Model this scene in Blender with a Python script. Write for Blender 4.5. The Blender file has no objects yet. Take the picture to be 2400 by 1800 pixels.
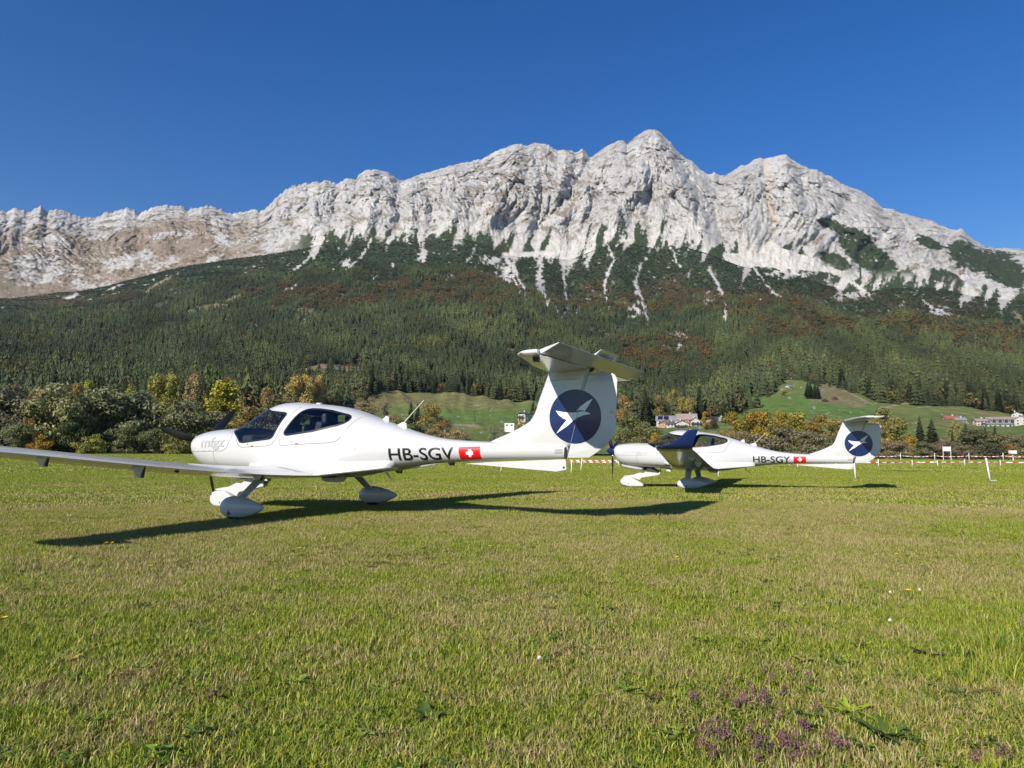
import bpy, bmesh, math, random
import numpy as np
from mathutils import Vector, Matrix

SC = bpy.context.scene
random.seed(7)
RNG = np.random.default_rng(11)

# ------------------------------------------------------------------ camera
F_PX, HOR, EYE = 1663.4, 1053.15, 0.942          # focal length and horizon row of a 2400x1800 picture, eye height
PITCH = math.atan((HOR - 900.0) / F_PX)
cam_d = bpy.data.cameras.new("camera")
cam = bpy.data.objects.new("camera", cam_d)
SC.collection.objects.link(cam)
cam.location = (0, 0, EYE)
cam.rotation_euler = (math.pi / 2 + PITCH, 0, 0)
cam_d.sensor_fit = 'HORIZONTAL'
cam_d.sensor_width = 36.0
cam_d.lens = 36.0 * F_PX / 2400.0
cam_d.clip_start = 0.05
cam_d.clip_end = 30000
SC.camera = cam

# ------------------------------------------------------------------ sky and sun
SUN_ELEV = math.radians(31.0)
LIGHT_H = (0.56, 0.83)                         # horizontal direction in which the sunlight travels
n = math.hypot(*LIGHT_H)
LDIR = Vector((LIGHT_H[0] / n * math.cos(SUN_ELEV), LIGHT_H[1] / n * math.cos(SUN_ELEV), -math.sin(SUN_ELEV)))
world = bpy.data.worlds.new("World")
SC.world = world
world.use_nodes = True
wn = world.node_tree
for nd in list(wn.nodes):
    wn.nodes.remove(nd)
sky = wn.nodes.new("ShaderNodeTexSky")
sky.sky_type = 'NISHITA'
sky.sun_disc = False
sky.sun_elevation = SUN_ELEV
sky.sun_rotation = math.atan2(-LDIR.x, -LDIR.y)
sky.altitude = 700
sky.air_density = 1.15
sky.dust_density = 0.0
sky.ozone_density = 3.0
bg = wn.nodes.new("ShaderNodeBackground")
bg.inputs[1].default_value = 0.064
wo = wn.nodes.new("ShaderNodeOutputWorld")
sat = wn.nodes.new("ShaderNodeHueSaturation")
sat.inputs["Saturation"].default_value = 1.42
sat.inputs["Hue"].default_value = 0.515
wn.links.new(sky.outputs[0], sat.inputs["Color"])
wn.links.new(sat.outputs[0], bg.inputs[0])
wn.links.new(bg.outputs[0], wo.inputs[0])

sun_d = bpy.data.lights.new("sun", 'SUN')
sun_d.energy = 4.0
sun_d.angle = math.radians(0.53)
sun_d.color = (1.0, 0.935, 0.84)
sun = bpy.data.objects.new("sun", sun_d)
SC.collection.objects.link(sun)
sun.rotation_euler = LDIR.to_track_quat('-Z', 'Y').to_euler()
sun.location = (-20, -30, 40)

SC.view_settings.view_transform = 'Standard'
SC.view_settings.look = 'None'
SC.view_settings.exposure = 0.85
SC.view_settings.gamma = 1.0
SC.view_settings.use_curve_mapping = False
SC.render.engine = 'CYCLES'
SC.cycles.use_denoising = True
SC.cycles.denoiser = 'OPENIMAGEDENOISE'
SC.cycles.denoising_input_passes = 'RGB_ALBEDO_NORMAL'
SC.cycles.denoising_prefilter = 'ACCURATE'
SC.cycles.max_bounces = 6
SC.cycles.diffuse_bounces = 2
SC.cycles.glossy_bounces = 3
SC.cycles.transparent_max_bounces = 12
SC.cycles.volume_bounces = 1
SC.cycles.sample_clamp_indirect = 6.0

# ------------------------------------------------------------------ helpers
COL = SC.collection


def link(o, parent=None):
    COL.objects.link(o)
    if parent is not None:
        o.parent = parent
    return o


def tag(o, label=None, cat=None, group=None, kind=None):
    if label: o["label"] = label
    if cat: o["category"] = cat
    if group: o["group"] = group
    if kind: o["kind"] = kind
    return o


def empty(name, loc=(0, 0, 0), rz=0.0):
    o = bpy.data.objects.new(name, None)
    o.empty_display_size = 0.3
    o.location = loc
    o.rotation_euler = (0, 0, rz)
    return link(o)


def mesh_np(name, V, Fq, smooth=False):
    """mesh from numpy: V (n,3); Fq (m,k) int with k = 3 or 4"""
    me = bpy.data.meshes.new(name)
    V = np.asarray(V, dtype=np.float32)
    Fq = np.asarray(Fq, dtype=np.int32)
    k = Fq.shape[1]
    me.vertices.add(len(V))
    me.vertices.foreach_set("co", V.ravel())
    me.loops.add(Fq.size)
    me.loops.foreach_set("vertex_index", Fq.ravel())
    me.polygons.add(len(Fq))
    me.polygons.foreach_set("loop_start", np.arange(len(Fq), dtype=np.int32) * k)
    if smooth:
        me.polygons.foreach_set("use_smooth", np.ones(len(Fq), dtype=bool))
    me.update(calc_edges=True)
    me.validate()
    return me


def mesh_py(name, V, Fs, smooth=False):
    me = bpy.data.meshes.new(name)
    me.from_pydata([tuple(map(float, v)) for v in V], [], [tuple(map(int, f)) for f in Fs])
    if smooth:
        me.polygons.foreach_set("use_smooth", [True] * len(me.polygons))
    me.update()
    return me


def obj(name, me, mat=None, parent=None, loc=None):
    o = bpy.data.objects.new(name, me)
    if mat is not None and not me.materials:
        me.materials.append(mat)
    if loc is not None:
        o.location = loc
    return link(o, parent)


def copy_tree(o, parent=None):
    c = o.copy()
    link(c)
    c.parent = parent
    for ch in list(o.children):
        copy_tree(ch, c)
    return c


class MB:
    """collects simple solids into one mesh"""
    def __init__(s): s.V, s.F = [], []

    def add(s, V, Fs):
        b = len(s.V)
        s.V += [tuple(v) for v in V]
        s.F += [tuple(i + b for i in f) for f in Fs]
        return s

    def box(s, c, d, rot=None):
        x, y, z = d[0] / 2, d[1] / 2, d[2] / 2
        V = [Vector((sx * x, sy * y, sz * z)) for sx in (-1, 1) for sy in (-1, 1) for sz in (-1, 1)]
        if rot is not None: V = [rot @ v for v in V]
        V = [v + Vector(c) for v in V]
        return s.add(V, [(0, 1, 3, 2), (4, 6, 7, 5), (0, 4, 5, 1), (2, 3, 7, 6), (0, 2, 6, 4), (1, 5, 7, 3)])

    def tube(s, pts, rad, n=8, cap=True):
        pts = [Vector(p) for p in pts]
        if not hasattr(rad, '__len__'): rad = [rad] * len(pts)
        V, Fs = [], []
        for i, p in enumerate(pts):
            d = (pts[min(i + 1, len(pts) - 1)] - pts[max(i - 1, 0)]).normalized()
            a = d.orthogonal().normalized()
            if i and (a - pa).length > 1.0: pass
            if i:
                a = (pa - d * pa.dot(d)).normalized()
            pa = a
            b = d.cross(a)
            for k in range(n):
                t = 2 * math.pi * k / n
                V.append(p + (a * math.cos(t) + b * math.sin(t)) * rad[i])
        for i in range(len(pts) - 1):
            for k in range(n):
                Fs.append((i * n + k, i * n + (k + 1) % n, (i + 1) * n + (k + 1) % n, (i + 1) * n + k))
        if cap:
            Fs.append(tuple(range(n))[::-1])
            Fs.append(tuple((len(pts) - 1) * n + k for k in range(n)))
        return s.add(V, Fs)

    def prism(s, poly, y0, y1, ax='y'):
        """polygon in (x,z) extruded along y (or in (x,y) along z)"""
        m = len(poly)
        if ax == 'y': V = [(p[0], y0, p[1]) for p in poly] + [(p[0], y1, p[1]) for p in poly]
        elif ax == 'z': V = [(p[0], p[1], y0) for p in poly] + [(p[0], p[1], y1) for p in poly]
        else: V = [(y0, p[0], p[1]) for p in poly] + [(y1, p[0], p[1]) for p in poly]
        Fs = [tuple(range(m)), tuple(range(2 * m - 1, m - 1, -1))]
        Fs += [(i, (i + 1) % m, m + (i + 1) % m, m + i) for i in range(m)]
        return s.add(V, Fs)

    def build(s, name, mat, parent=None, smooth=False, bevel=0.0, segs=2, loc=None):
        me = mesh_py(name, s.V, s.F, smooth)
        bm = bmesh.new()
        bm.from_mesh(me)
        bmesh.ops.recalc_face_normals(bm, faces=bm.faces)
        if bevel > 0:
            bmesh.ops.bevel(bm, geom=list(bm.edges), offset=bevel, segments=segs, affect='EDGES', profile=0.5)
        bm.to_mesh(me)
        bm.free()
        if smooth:
            me.polygons.foreach_set("use_smooth", [True] * len(me.polygons))
        return obj(name, me, mat, parent, loc)


# ------------------------------------------------------------------ noise (numpy)
_P = np.random.default_rng(5).permutation(512)
_P = np.concatenate([_P, _P, _P])
_G = np.stack([np.cos(np.arange(64) * 2 * math.pi / 64), np.sin(np.arange(64) * 2 * math.pi / 64)], 1)


def perlin(x, y):
    xi = np.floor(x).astype(np.int64); yi = np.floor(y).astype(np.int64)
    fx = x - xi; fy = y - yi
    u = fx * fx * fx * (fx * (fx * 6 - 15) + 10); v = fy * fy * fy * (fy * (fy * 6 - 15) + 10)

    def g(ix, iy, dx, dy):
        h = _P[_P[ix & 511] + (iy & 511)] & 63
        return _G[h, 0] * dx + _G[h, 1] * dy
    a = g(xi, yi, fx, fy); b = g(xi + 1, yi, fx - 1, fy)
    c = g(xi, yi + 1, fx, fy - 1); d = g(xi + 1, yi + 1, fx - 1, fy - 1)
    return ((a + (b - a) * u) * (1 - v) + (c + (d - c) * u) * v) * 1.5


def fbm(x, y, octv=4, gain=0.5):
    s = 0; a = 1.0; t = 0
    for i in range(octv):
        s = s + a * perlin(x * 2 ** i + 17.3 * i, y * 2 ** i - 9.1 * i); t += a; a *= gain
    return s / t


def ridged(x, y, octv=1, gain=0.5):
    s = 0; a = 1.0; t = 0
    for i in range(octv):
        s = s + a * (1 - 2.0 * np.abs(perlin(x * 2 ** i + 31.7 * i, y * 2 ** i + 5.9 * i))); t += a; a *= gain
    return s / t


def ss(a, b, x):
    t = np.clip((x - a) / (b - a), 0, 1)
    return t * t * (3 - 2 * t)


# ------------------------------------------------------------------ picture row / column <-> place
CP, SP = math.cos(PITCH), math.sin(PITCH)


def ray(px, py):
    dx = (np.asarray(px, float) - 1200) / F_PX; dy = -(np.asarray(py, float) - 900) / F_PX
    return dx, CP - dy * SP, SP + dy * CP


def az_te(px, py):
    x, y, z = ray(px, py)
    return np.arctan2(x, y), z / np.hypot(x, y)


def to_px(x, y, z):
    z = z - EYE
    d = y * CP + z * SP; u = -y * SP + z * CP
    return 1200 + F_PX * x / d, 900 - F_PX * u / d


def gz(x, y):
    """height of the airfield meadow"""
    x = np.asarray(x, float); y = np.asarray(y, float)
    return (-0.2 * ss(10, 24, y) + ss(48, 125, y) * (-0.0075) * np.clip(x, -95, 60) + 0.02 * perlin(x / 9, y / 9) * ss(6, 14, y)
            + 0.010 * perlin(x / 1.3, y / 1.3) + 0.02 * perlin(x / 3.1 + 7, y / 3.1))


def ground_at(px, py):
    x, y, z = (float(v) for v in ray(px, py))
    zz = 0.0
    for _ in range(12):
        t = (zz - EYE) / z
        zz = float(gz(x * t, y * t))
    return Vector((x * t, y * t, zz))


def at_range(px, py, r):
    x, y, z = (float(v) for v in ray(px, py))
    k = r / math.hypot(x, y)
    return Vector((x * k, y * k, EYE + z * k))


# ------------------------------------------------------------------ materials
def new_mat(name):
    m = bpy.data.materials.new(name)
    m.use_nodes = True
    nt = m.node_tree
    for nd in list(nt.nodes): nt.nodes.remove(nd)
    out = nt.nodes.new("ShaderNodeOutputMaterial")
    return m, nt, out


def N(nt, t, **kw):
    nd = nt.nodes.new("ShaderNode" + t)
    for k, v in kw.items():
        if k.startswith("i_"):
            key = k[2:]
            key = int(key) if key.isdigit() else key.replace("_", " ")
            nd.inputs[key].default_value = v
        else:
            setattr(nd, k, v)
    return nd


def mix_col(nt, fac, a, b, blend='MIX'):
    nd = nt.nodes.new("ShaderNodeMix"); nd.data_type = 'RGBA'; nd.blend_type = blend
    for sock, v in ((nd.inputs[0], fac), (nd.inputs[6], a), (nd.inputs[7], b)):
        if hasattr(v, "default_value") or hasattr(v, "links"): nt.links.new(v, sock)
        elif isinstance(v, (int, float)): sock.default_value = v
        else: sock.default_value = (*v[:3], 1)
    return nd.outputs[2]


def ramp(nt, fac, stops):
    r = nt.nodes.new("ShaderNodeValToRGB")
    e = r.color_ramp.elements
    while len(e) < len(stops): e.new(0.5)
    for i, (p, c) in enumerate(stops):
        e[i].position = p
        e[i].color = (*(c if hasattr(c, '__len__') else (c, c, c)), 1)
    nt.links.new(fac, r.inputs[0])
    return r.outputs[0]


def paint(name, col, rough=0.4, var=0.06, scale=6.0, metal=0.0, coat=0.0, bump=0.0, bscale=40.0, spec=0.5):
    """plain material with a little uneven tone"""
    m, nt, out = new_mat(name)
    b = N(nt, "BsdfPrincipled")
    tc = N(nt, "TexCoord")
    nz = N(nt, "TexNoise"); nz.inputs["Scale"].default_value = scale; nz.inputs["Detail"].default_value = 5
    nt.links.new(tc.outputs["Object"], nz.inputs["Vector"])
    lo = tuple(max(0, c * (1 - var)) for c in col); hi = tuple(min(1, c * (1 + var)) for c in col)
    c = ramp(nt, nz.outputs[0], [(0.3, lo), (0.7, hi)])
    nt.links.new(c, b.inputs["Base Color"])
    b.inputs["Roughness"].default_value = rough
    b.inputs["Metallic"].default_value = metal
    b.inputs["Coat Weight"].default_value = coat
    b.inputs["Coat Roughness"].default_value = 0.05
    b.inputs["Specular IOR Level"].default_value = spec
    if bump:
        n2 = N(nt, "TexNoise"); n2.inputs["Scale"].default_value = bscale; n2.inputs["Detail"].default_value = 4
        nt.links.new(tc.outputs["Object"], n2.inputs["Vector"])
        bp = N(nt, "Bump"); bp.inputs["Strength"].default_value = bump; bp.inputs["Distance"].default_value = 0.02
        nt.links.new(n2.outputs[0], bp.inputs["Height"]); nt.links.new(bp.outputs[0], b.inputs["Normal"])
    nt.links.new(b.outputs[0], out.inputs[0])
    return m


def leaf_mat(name, source, var=0.5, trans=0.35, attr_type='OBJECT', rough=0.7, hue=0.03):
    """foliage: tint from the object's own colour or from the scattered copy, uneven from leaf to leaf"""
    m, nt, out = new_mat(name)
    if source == 'object':
        src = N(nt, "ObjectInfo").outputs["Color"]
    else:
        a = N(nt, "Attribute"); a.attribute_type = 'INSTANCER'; a.attribute_name = 'tint'
        src = a.outputs["Color"]
    ge = N(nt, "NewGeometry")
    hsv = N(nt, "HueSaturation")
    v = N(nt, "MapRange"); v.inputs[3].default_value = 1 - var; v.inputs[4].default_value = 1 + var
    nt.links.new(ge.outputs["Random Per Island"], v.inputs[0])
    wn_ = N(nt, "TexWhiteNoise"); wn_.noise_dimensions = '1D'
    nt.links.new(ge.outputs["Random Per Island"], wn_.inputs["W"])
    hh = N(nt, "MapRange"); hh.inputs[3].default_value = 0.5 - hue; hh.inputs[4].default_value = 0.5 + hue
    nt.links.new(wn_.outputs[0], hh.inputs[0])
    nt.links.new(hh.outputs[0], hsv.inputs["Hue"])
    nt.links.new(v.outputs[0], hsv.inputs["Value"])
    nt.links.new(src, hsv.inputs["Color"])
    d = N(nt, "BsdfPrincipled"); d.inputs["Roughness"].default_value = rough; d.inputs["Specular IOR Level"].default_value = 0.25
    nt.links.new(hsv.outputs[0], d.inputs["Base Color"])
    t = N(nt, "BsdfTranslucent"); nt.links.new(hsv.outputs[0], t.inputs[0])
    mx = N(nt, "MixShader"); mx.inputs[0].default_value = trans
    nt.links.new(d.outputs[0], mx.inputs[1]); nt.links.new(t.outputs[0], mx.inputs[2])
    nt.links.new(mx.outputs[0], out.inputs[0])
    return m


# ------------------------------------------------------------------ scattering (only for uncountable stuff)
def proto_collection(name, meshes, mat):
    c = bpy.data.collections.new(name)
    for i, me in enumerate(meshes):
        if mat is not None and not me.materials: me.materials.append(mat)
        o = bpy.data.objects.new("%s_shape_%02d" % (name, i), me)
        c.objects.link(o)
    return c


def scatter(name, P, rot, scl, kind, tint, coll):
    me = bpy.data.meshes.new(name)
    P = np.asarray(P, np.float32)
    me.vertices.add(len(P)); me.vertices.foreach_set("co", P.ravel())
    for nm, tp, dom, key, arr in (("rot", 'FLOAT_VECTOR', 'POINT', "vector", rot), ("scl", 'FLOAT_VECTOR', 'POINT', "vector", scl),
                                  ("kind", 'INT', 'POINT', "value", kind), ("tint", 'FLOAT_COLOR', 'POINT', "color", tint)):
        a = me.attributes.new(nm, tp, dom)
        arr = np.asarray(arr, np.int32 if tp == 'INT' else np.float32)
        if nm == "tint" and arr.shape[1] == 3: arr = np.concatenate([arr, np.ones((len(arr), 1), np.float32)], 1)
        a.data.foreach_set(key, np.ascontiguousarray(arr).ravel())
    me.update()
    o = bpy.data.objects.new(name, me); link(o)
    g = bpy.data.node_groups.new(name + "_spread", 'GeometryNodeTree')
    g.interface.new_socket("Geometry", in_out='INPUT', socket_type='NodeSocketGeometry')
    g.interface.new_socket("Geometry", in_out='OUTPUT', socket_type='NodeSocketGeometry')
    gi = g.nodes.new("NodeGroupInput"); go = g.nodes.new("NodeGroupOutput")
    iop = g.nodes.new("GeometryNodeInstanceOnPoints")
    ci = g.nodes.new("GeometryNodeCollectionInfo")
    ci.inputs["Collection"].default_value = coll
    ci.inputs["Separate Children"].default_value = True
    ci.inputs["Reset Children"].default_value = True

    def attr(nm, tp):
        a = g.nodes.new("GeometryNodeInputNamedAttribute"); a.data_type = tp; a.inputs["Name"].default_value = nm
        return [s for s in a.outputs if s.enabled and s.name == "Attribute"][0]
    e2r = g.nodes.new("FunctionNodeEulerToRotation")
    g.links.new(attr("rot", 'FLOAT_VECTOR'), e2r.inputs[0])
    g.links.new(gi.outputs[0], iop.inputs["Points"])
    g.links.new(ci.outputs[0], iop.inputs["Instance"])
    iop.inputs["Pick Instance"].default_value = True
    g.links.new(attr("kind", 'INT'), iop.inputs["Instance Index"])
    g.links.new(e2r.outputs[0], iop.inputs["Rotation"])
    g.links.new(attr("scl", 'FLOAT_VECTOR'), iop.inputs["Scale"])
    g.links.new(iop.outputs[0], go.inputs[0])
    md = o.modifiers.new("spread", 'NODES'); md.node_group = g
    return o

# ================================================================== the ground: airfield meadow, hillside, mountain
K = 2400.0 / 2212.0


def curve(pts, k=1.0):
    a = np.array(pts, float) * k
    az, te = az_te(a[:, 0], a[:, 1])
    return az, te


RIDGE = curve([(-420, 470), (-200, 462), (0, 457), (18, 458), (30, 451), (44, 455), (57, 461), (66, 456), (85, 447), (94, 451), (101, 458), (123, 454), (138, 459), (157, 467), (171, 471), (201, 472), (224, 466), (250, 461), (274, 453), (300, 464), (318, 455), (334, 448), (359, 445), (391, 450), (406, 457), (437, 447), (467, 451), (490, 460), (500, 465), (523, 460), (552, 455), (561, 460), (580, 448), (590, 434), (597, 428), (604, 423)], K)
RIDGE2 = curve([(612, 415), (640, 402), (680, 397), (693, 396), (700, 391), (716, 396), (730, 398), (745, 388), (760, 387), (769, 391), (776, 377), (790, 369), (810, 367), (835, 371), (848, 379), (862, 390), (875, 391), (900, 380), (925, 373), (950, 365), (1000, 352), (1040, 345), (1055, 336), (1070, 328), (1085, 323), (1100, 316), (1112, 312), (1122, 312), (1140, 316), (1150, 311), (1165, 309), (1185, 314), (1197, 322), (1204, 326), (1220, 324), (1232, 326), (1243, 331), (1252, 326), (1258, 322), (1266, 329), (1275, 342), (1282, 337), (1290, 330), (1310, 318), (1330, 308), (1342, 303), (1349, 306), (1355, 313), (1365, 303), (1385, 288), (1392, 283), (1402, 281), (1416, 281), (1426, 286), (1437, 298), (1450, 310), (1461, 326), (1480, 342), (1497, 350), (1503, 358), (1515, 368), (1528, 378), (1534, 377), (1541, 373), (1548, 376), (1555, 379), (1566, 380), (1585, 368), (1600, 361), (1617, 356), (1625, 347), (1640, 342), (1650, 344), (1660, 341), (1675, 339), (1690, 336), (1698, 336), (1706, 341), (1720, 352), (1736, 360), (1750, 365), (1765, 367), (1778, 374), (1800, 385), (1818, 397), (1830, 402), (1860, 413), (1882, 427), (1900, 445), (1912, 450), (1930, 454), (1950, 462), (1970, 468), (1990, 473), (2010, 477), (2030, 487), (2055, 497), (2066, 499), (2075, 495), (2083, 499), (2092, 509), (2108, 521), (2125, 532), (2160, 538), (2180, 537), (2212, 541), (2400, 560), (2650, 570)], K)
_m = RIDGE[0] < RIDGE2[0][0]
RIDGE = (np.concatenate([RIDGE[0][_m], RIDGE2[0]]), np.concatenate([RIDGE[1][_m], RIDGE2[1]]))
# foot of the cliffs
FOOT = curve([(-420, 665), (0, 652), (80, 648), (150, 634), (220, 622), (300, 600), (400, 575), (500, 560), (600, 548), (700, 528), (760, 520), (830, 528), (900, 522), (950, 520), (1000, 517), (1050, 530), (1090, 552), (1130, 556), (1180, 558), (1230, 562), (1260, 550), (1300, 534), (1340, 524), (1400, 534), (1440, 540), (1480, 534), (1520, 545), (1560, 560), (1600, 575), (1650, 585), (1700, 590), (1740, 600), (1800, 625), (1850, 632), (1900, 628), (1950, 622), (2000, 622), (2050, 628), (2100, 640), (2212, 652), (2650, 690)], K)
MID = curve([(-420, 770), (0, 740), (300, 735), (600, 715), (900, 690), (1150, 690), (1300, 730), (1500, 735), (1700, 700), (1950, 720), (2212, 765), (2650, 800)], K)
WOOD = curve([(-420, 905), (0, 905), (400, 905), (640, 885), (800, 902), (900, 908), (1000, 918), (1120, 922), (1250, 925), (1400, 950), (1540, 956), (1690, 938), (1790, 918), (1830, 904), (1900, 901), (1960, 905), (2040, 925), (2100, 940), (2200, 948), (2300, 955), (2400, 955), (2700, 960)])
VALE = curve([(-420, 1018), (0, 1018), (700, 1020), (1200, 1022), (1700, 1024), (2400, 1028), (2700, 1030)])


def te_of(c, az): return np.interp(az, c[0], c[1])


def r_foot(az): return 2500 + 700 * ss(-0.15, -0.62, az) + 250 * ss(0.25, 0.6, az)
def r_ridge(az): return 3550 + 900 * ss(-0.12, -0.55, az) + 250 * ss(0.3, 0.65, az)


def hill_ctrl(az):
    """control ranges and heights of the slope along each bearing"""
    R = [np.full_like(az, 100.0), np.full_like(az, 150.0), np.full_like(az, 330.0), np.full_like(az, 820.0), np.full_like(az, 1550.0), r_foot(az)]
    Z = [gz(100 * np.sin(az), 100 * np.cos(az)), gz(150 * np.sin(az), 150 * np.cos(az)) + 0.3]
    for c, r in zip((VALE, WOOD, MID, FOOT), R[2:]): Z.append(EYE + r * te_of(c, az))
    return np.array(R), np.array(Z)


def hermite(R, Z, r):
    """cubic through the control points, per bearing; r (n,) or (m,n)"""
    S = np.zeros_like(Z)
    d = (Z[1:] - Z[:-1]) / (R[1:] - R[:-1])
    S[1:-1] = np.where(d[1:] * d[:-1] > 0, 2 * d[1:] * d[:-1] / (d[1:] + d[:-1] + 1e-9), 0)
    S[0] = d[0] * 0; S[-1] = d[-1] * 1.1
    out = np.zeros(np.broadcast(r, R[0]).shape)
    for i in range(len(R) - 1):
        h = R[i + 1] - R[i]
        t = np.clip((r - R[i]) / h, 0, 1)
        v = (2 * t ** 3 - 3 * t ** 2 + 1) * Z[i] + (t ** 3 - 2 * t ** 2 + t) * h * S[i] + (-2 * t ** 3 + 3 * t ** 2) * Z[i + 1] + (t ** 3 - t ** 2) * h * S[i + 1]
        m = (r >= R[i]) if i < len(R) - 2 else (r >= R[i])
        out = np.where(m, v, out)
    return out


def hill_z(az, r):
    R, Z = hill_ctrl(az)
    z = hermite(R, Z, r)
    u = az * 1900
    amp = ss(350, 1100, r) * (1 - 0.9 * ss(0.9, 1.0, r / r_foot(az)))
    dg = 0.42 * ss(0.05, -0.25, az) - 0.25 * ss(0.1, 0.4, az)
    up = 0.5 + 1.3 * ss(900, 2000, r)
    z = z + amp * up * (16 * fbm(u / 330 + 3, r / 520, 3) + 20 * ridged((u + dg * (r - 1500) + 60 * fbm(u / 260, r / 260, 2)) / 185, r / 1500, 2) - 6)
    z = z + ss(200, 400, r) * (1 - ss(900, 1200, r)) * 2.2 * fbm(u / 60, r / 90, 2)
    return z


def hill_pt(az, r):
    return np.stack([r * np.sin(az), r * np.cos(az), hill_z(az, r)], -1)


# ---- zones of the slope, found by where they lie in the view (shapes of their own: scree, clearings, scrub, woods)
def seg_dist(px, py, pts):
    d = np.full(px.shape, 1e9)
    for (x0, y0), (x1, y1) in zip(pts[:-1], pts[1:]):
        vx, vy = x1 - x0, y1 - y0
        t = np.clip(((px - x0) * vx + (py - y0) * vy) / (vx * vx + vy * vy + 1e-9), 0, 1)
        d = np.minimum(d, np.hypot(px - x0 - t * vx, py - y0 - t * vy))
    return d


def in_poly(px, py, poly):
    c = np.zeros(px.shape, bool)
    m = len(poly)
    for i in range(m):
        x0, y0 = poly[i]; x1, y1 = poly[(i + 1) % m]
        k = ((y0 > py) != (y1 > py)) & (px < (x1 - x0) * (py - y0) / (y1 - y0 + 1e-9) + x0)
        c ^= k
    return c


SCREE = [([(1181, 598), (1203, 625), (1206, 658), (1221, 690)], 5), ([(1268, 600), (1264, 644), (1268, 683), (1286, 716)], 6),
         ([(1180, 598), (1240, 596), (1290, 592)], 9), ([(1175, 605), (1165, 632), (1162, 655)], 2),
         ([(1431, 578), (1438, 611), (1420, 647), (1414, 670)], 2.2), ([(1322, 610), (1322, 662), (1333, 734)], 3),
         ([(1531, 572), (1497, 628), (1490, 691)], 2.4), ([(1572, 580), (1590, 625)], 2.0),
         ([(1662, 628), (1694, 687), (1698, 732)], 5), ([(1698, 732), (1720, 770)], 2),
         ([(1938, 624), (1988, 655), (2037, 691)], 6), ([(1700, 600), (1800, 598), (1950, 622)], 9),
         ([(819, 607), (805, 622)], 5), ([(917, 618), (920, 627)], 4), ([(881, 648), (874, 655)], 3),
         ([(995, 570), (990, 592), (978, 610)], 5), ([(1115, 575), (1098, 612)], 2), ([(253, 681), (286, 667)], 3), ([(150, 700), (180, 690)], 4),
         ([(662, 687), (693, 667)], 3.5), ([(2165, 705), (2210, 740)], 4), ([(2225, 755), (2260, 775)], 5),
         ([(1000, 660), (1060, 645)], 0.1), ([(1203, 600), (1215, 650), (1235, 700), (1240, 735)], 4), ([(1286, 700), (1310, 735), (1330, 760)], 4), ([(1490, 660), (1502, 700), (1520, 760)], 5), ([(1420, 640), (1418, 690), (1430, 730)], 2.5), ([(1765, 620), (1790, 665), (1830, 700)], 3), ([(870, 560), (850, 600), (800, 640)], 3), ([(760, 560), (730, 600), (690, 630)], 3)]
ROCKY = [(1338, 728, 34, 26), (1500, 725, 34, 34), (1665, 705, 45, 26), (1190, 640, 26, 46), (1266, 660, 16, 60), (1845, 640, 70, 22), (1700, 745, 20, 30), (2010, 690, 50, 16), (2200, 735, 45, 22), (1150, 610, 40, 16), (1590, 790, 40, 30), (990, 600, 16, 24), (810, 615, 18, 12)]
BARE = [([(438, 736), (524, 710), (608, 681)], 6), ([(340, 683), (416, 642)], 4), ([(712, 757), (770, 736)], 9), ([(687, 732), (741, 725)], 6),
        ([(892, 890), (935, 897)], 7), ([(1170, 818), (1217, 823)], 4), ([(1820, 845), (1852, 885)], 9), ([(1560, 815), (1605, 832)], 11),
        ([(1850, 705), (1880, 735), (1850, 770)], 6), ([(1988, 832), (2033, 845)], 5), ([(2092, 841), (2146, 854)], 4), ([(1385, 770), (1440, 792)], 7),
        ([(1620, 905), (1690, 925)], 8), ([(2200, 858), (2230, 862)], 4), ([(2380, 735), (2400, 760)], 6)]
BARE_POLY = [[(622, 880), (700, 866), (743, 852), (855, 859), (850, 890), (736, 890), (690, 884)], [(1935, 895), (1965, 910), (2050, 945), (2010, 957), (1900, 940), (1890, 918)]]
GREEN_POLY = [[(1828, 893), (1850, 890), (1895, 893), (1890, 918), (1880, 935), (1905, 962), (1720, 950), (1720, 930), (1840, 930)]]
BEECH = [(1050, 690, 240, 36), (1600, 690, 160, 60), (1800, 715, 150, 50), (1990, 690, 110, 34), (760, 705, 210, 34), (1400, 690, 130, 50), (2180, 740, 190, 60), (180, 700, 190, 30), (1130, 650, 110, 30), (1330, 690, 60, 40), (1560, 830, 130, 50), (690, 690, 150, 25), (1900, 770, 150, 40), (2330, 800, 120, 60)]


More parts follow.
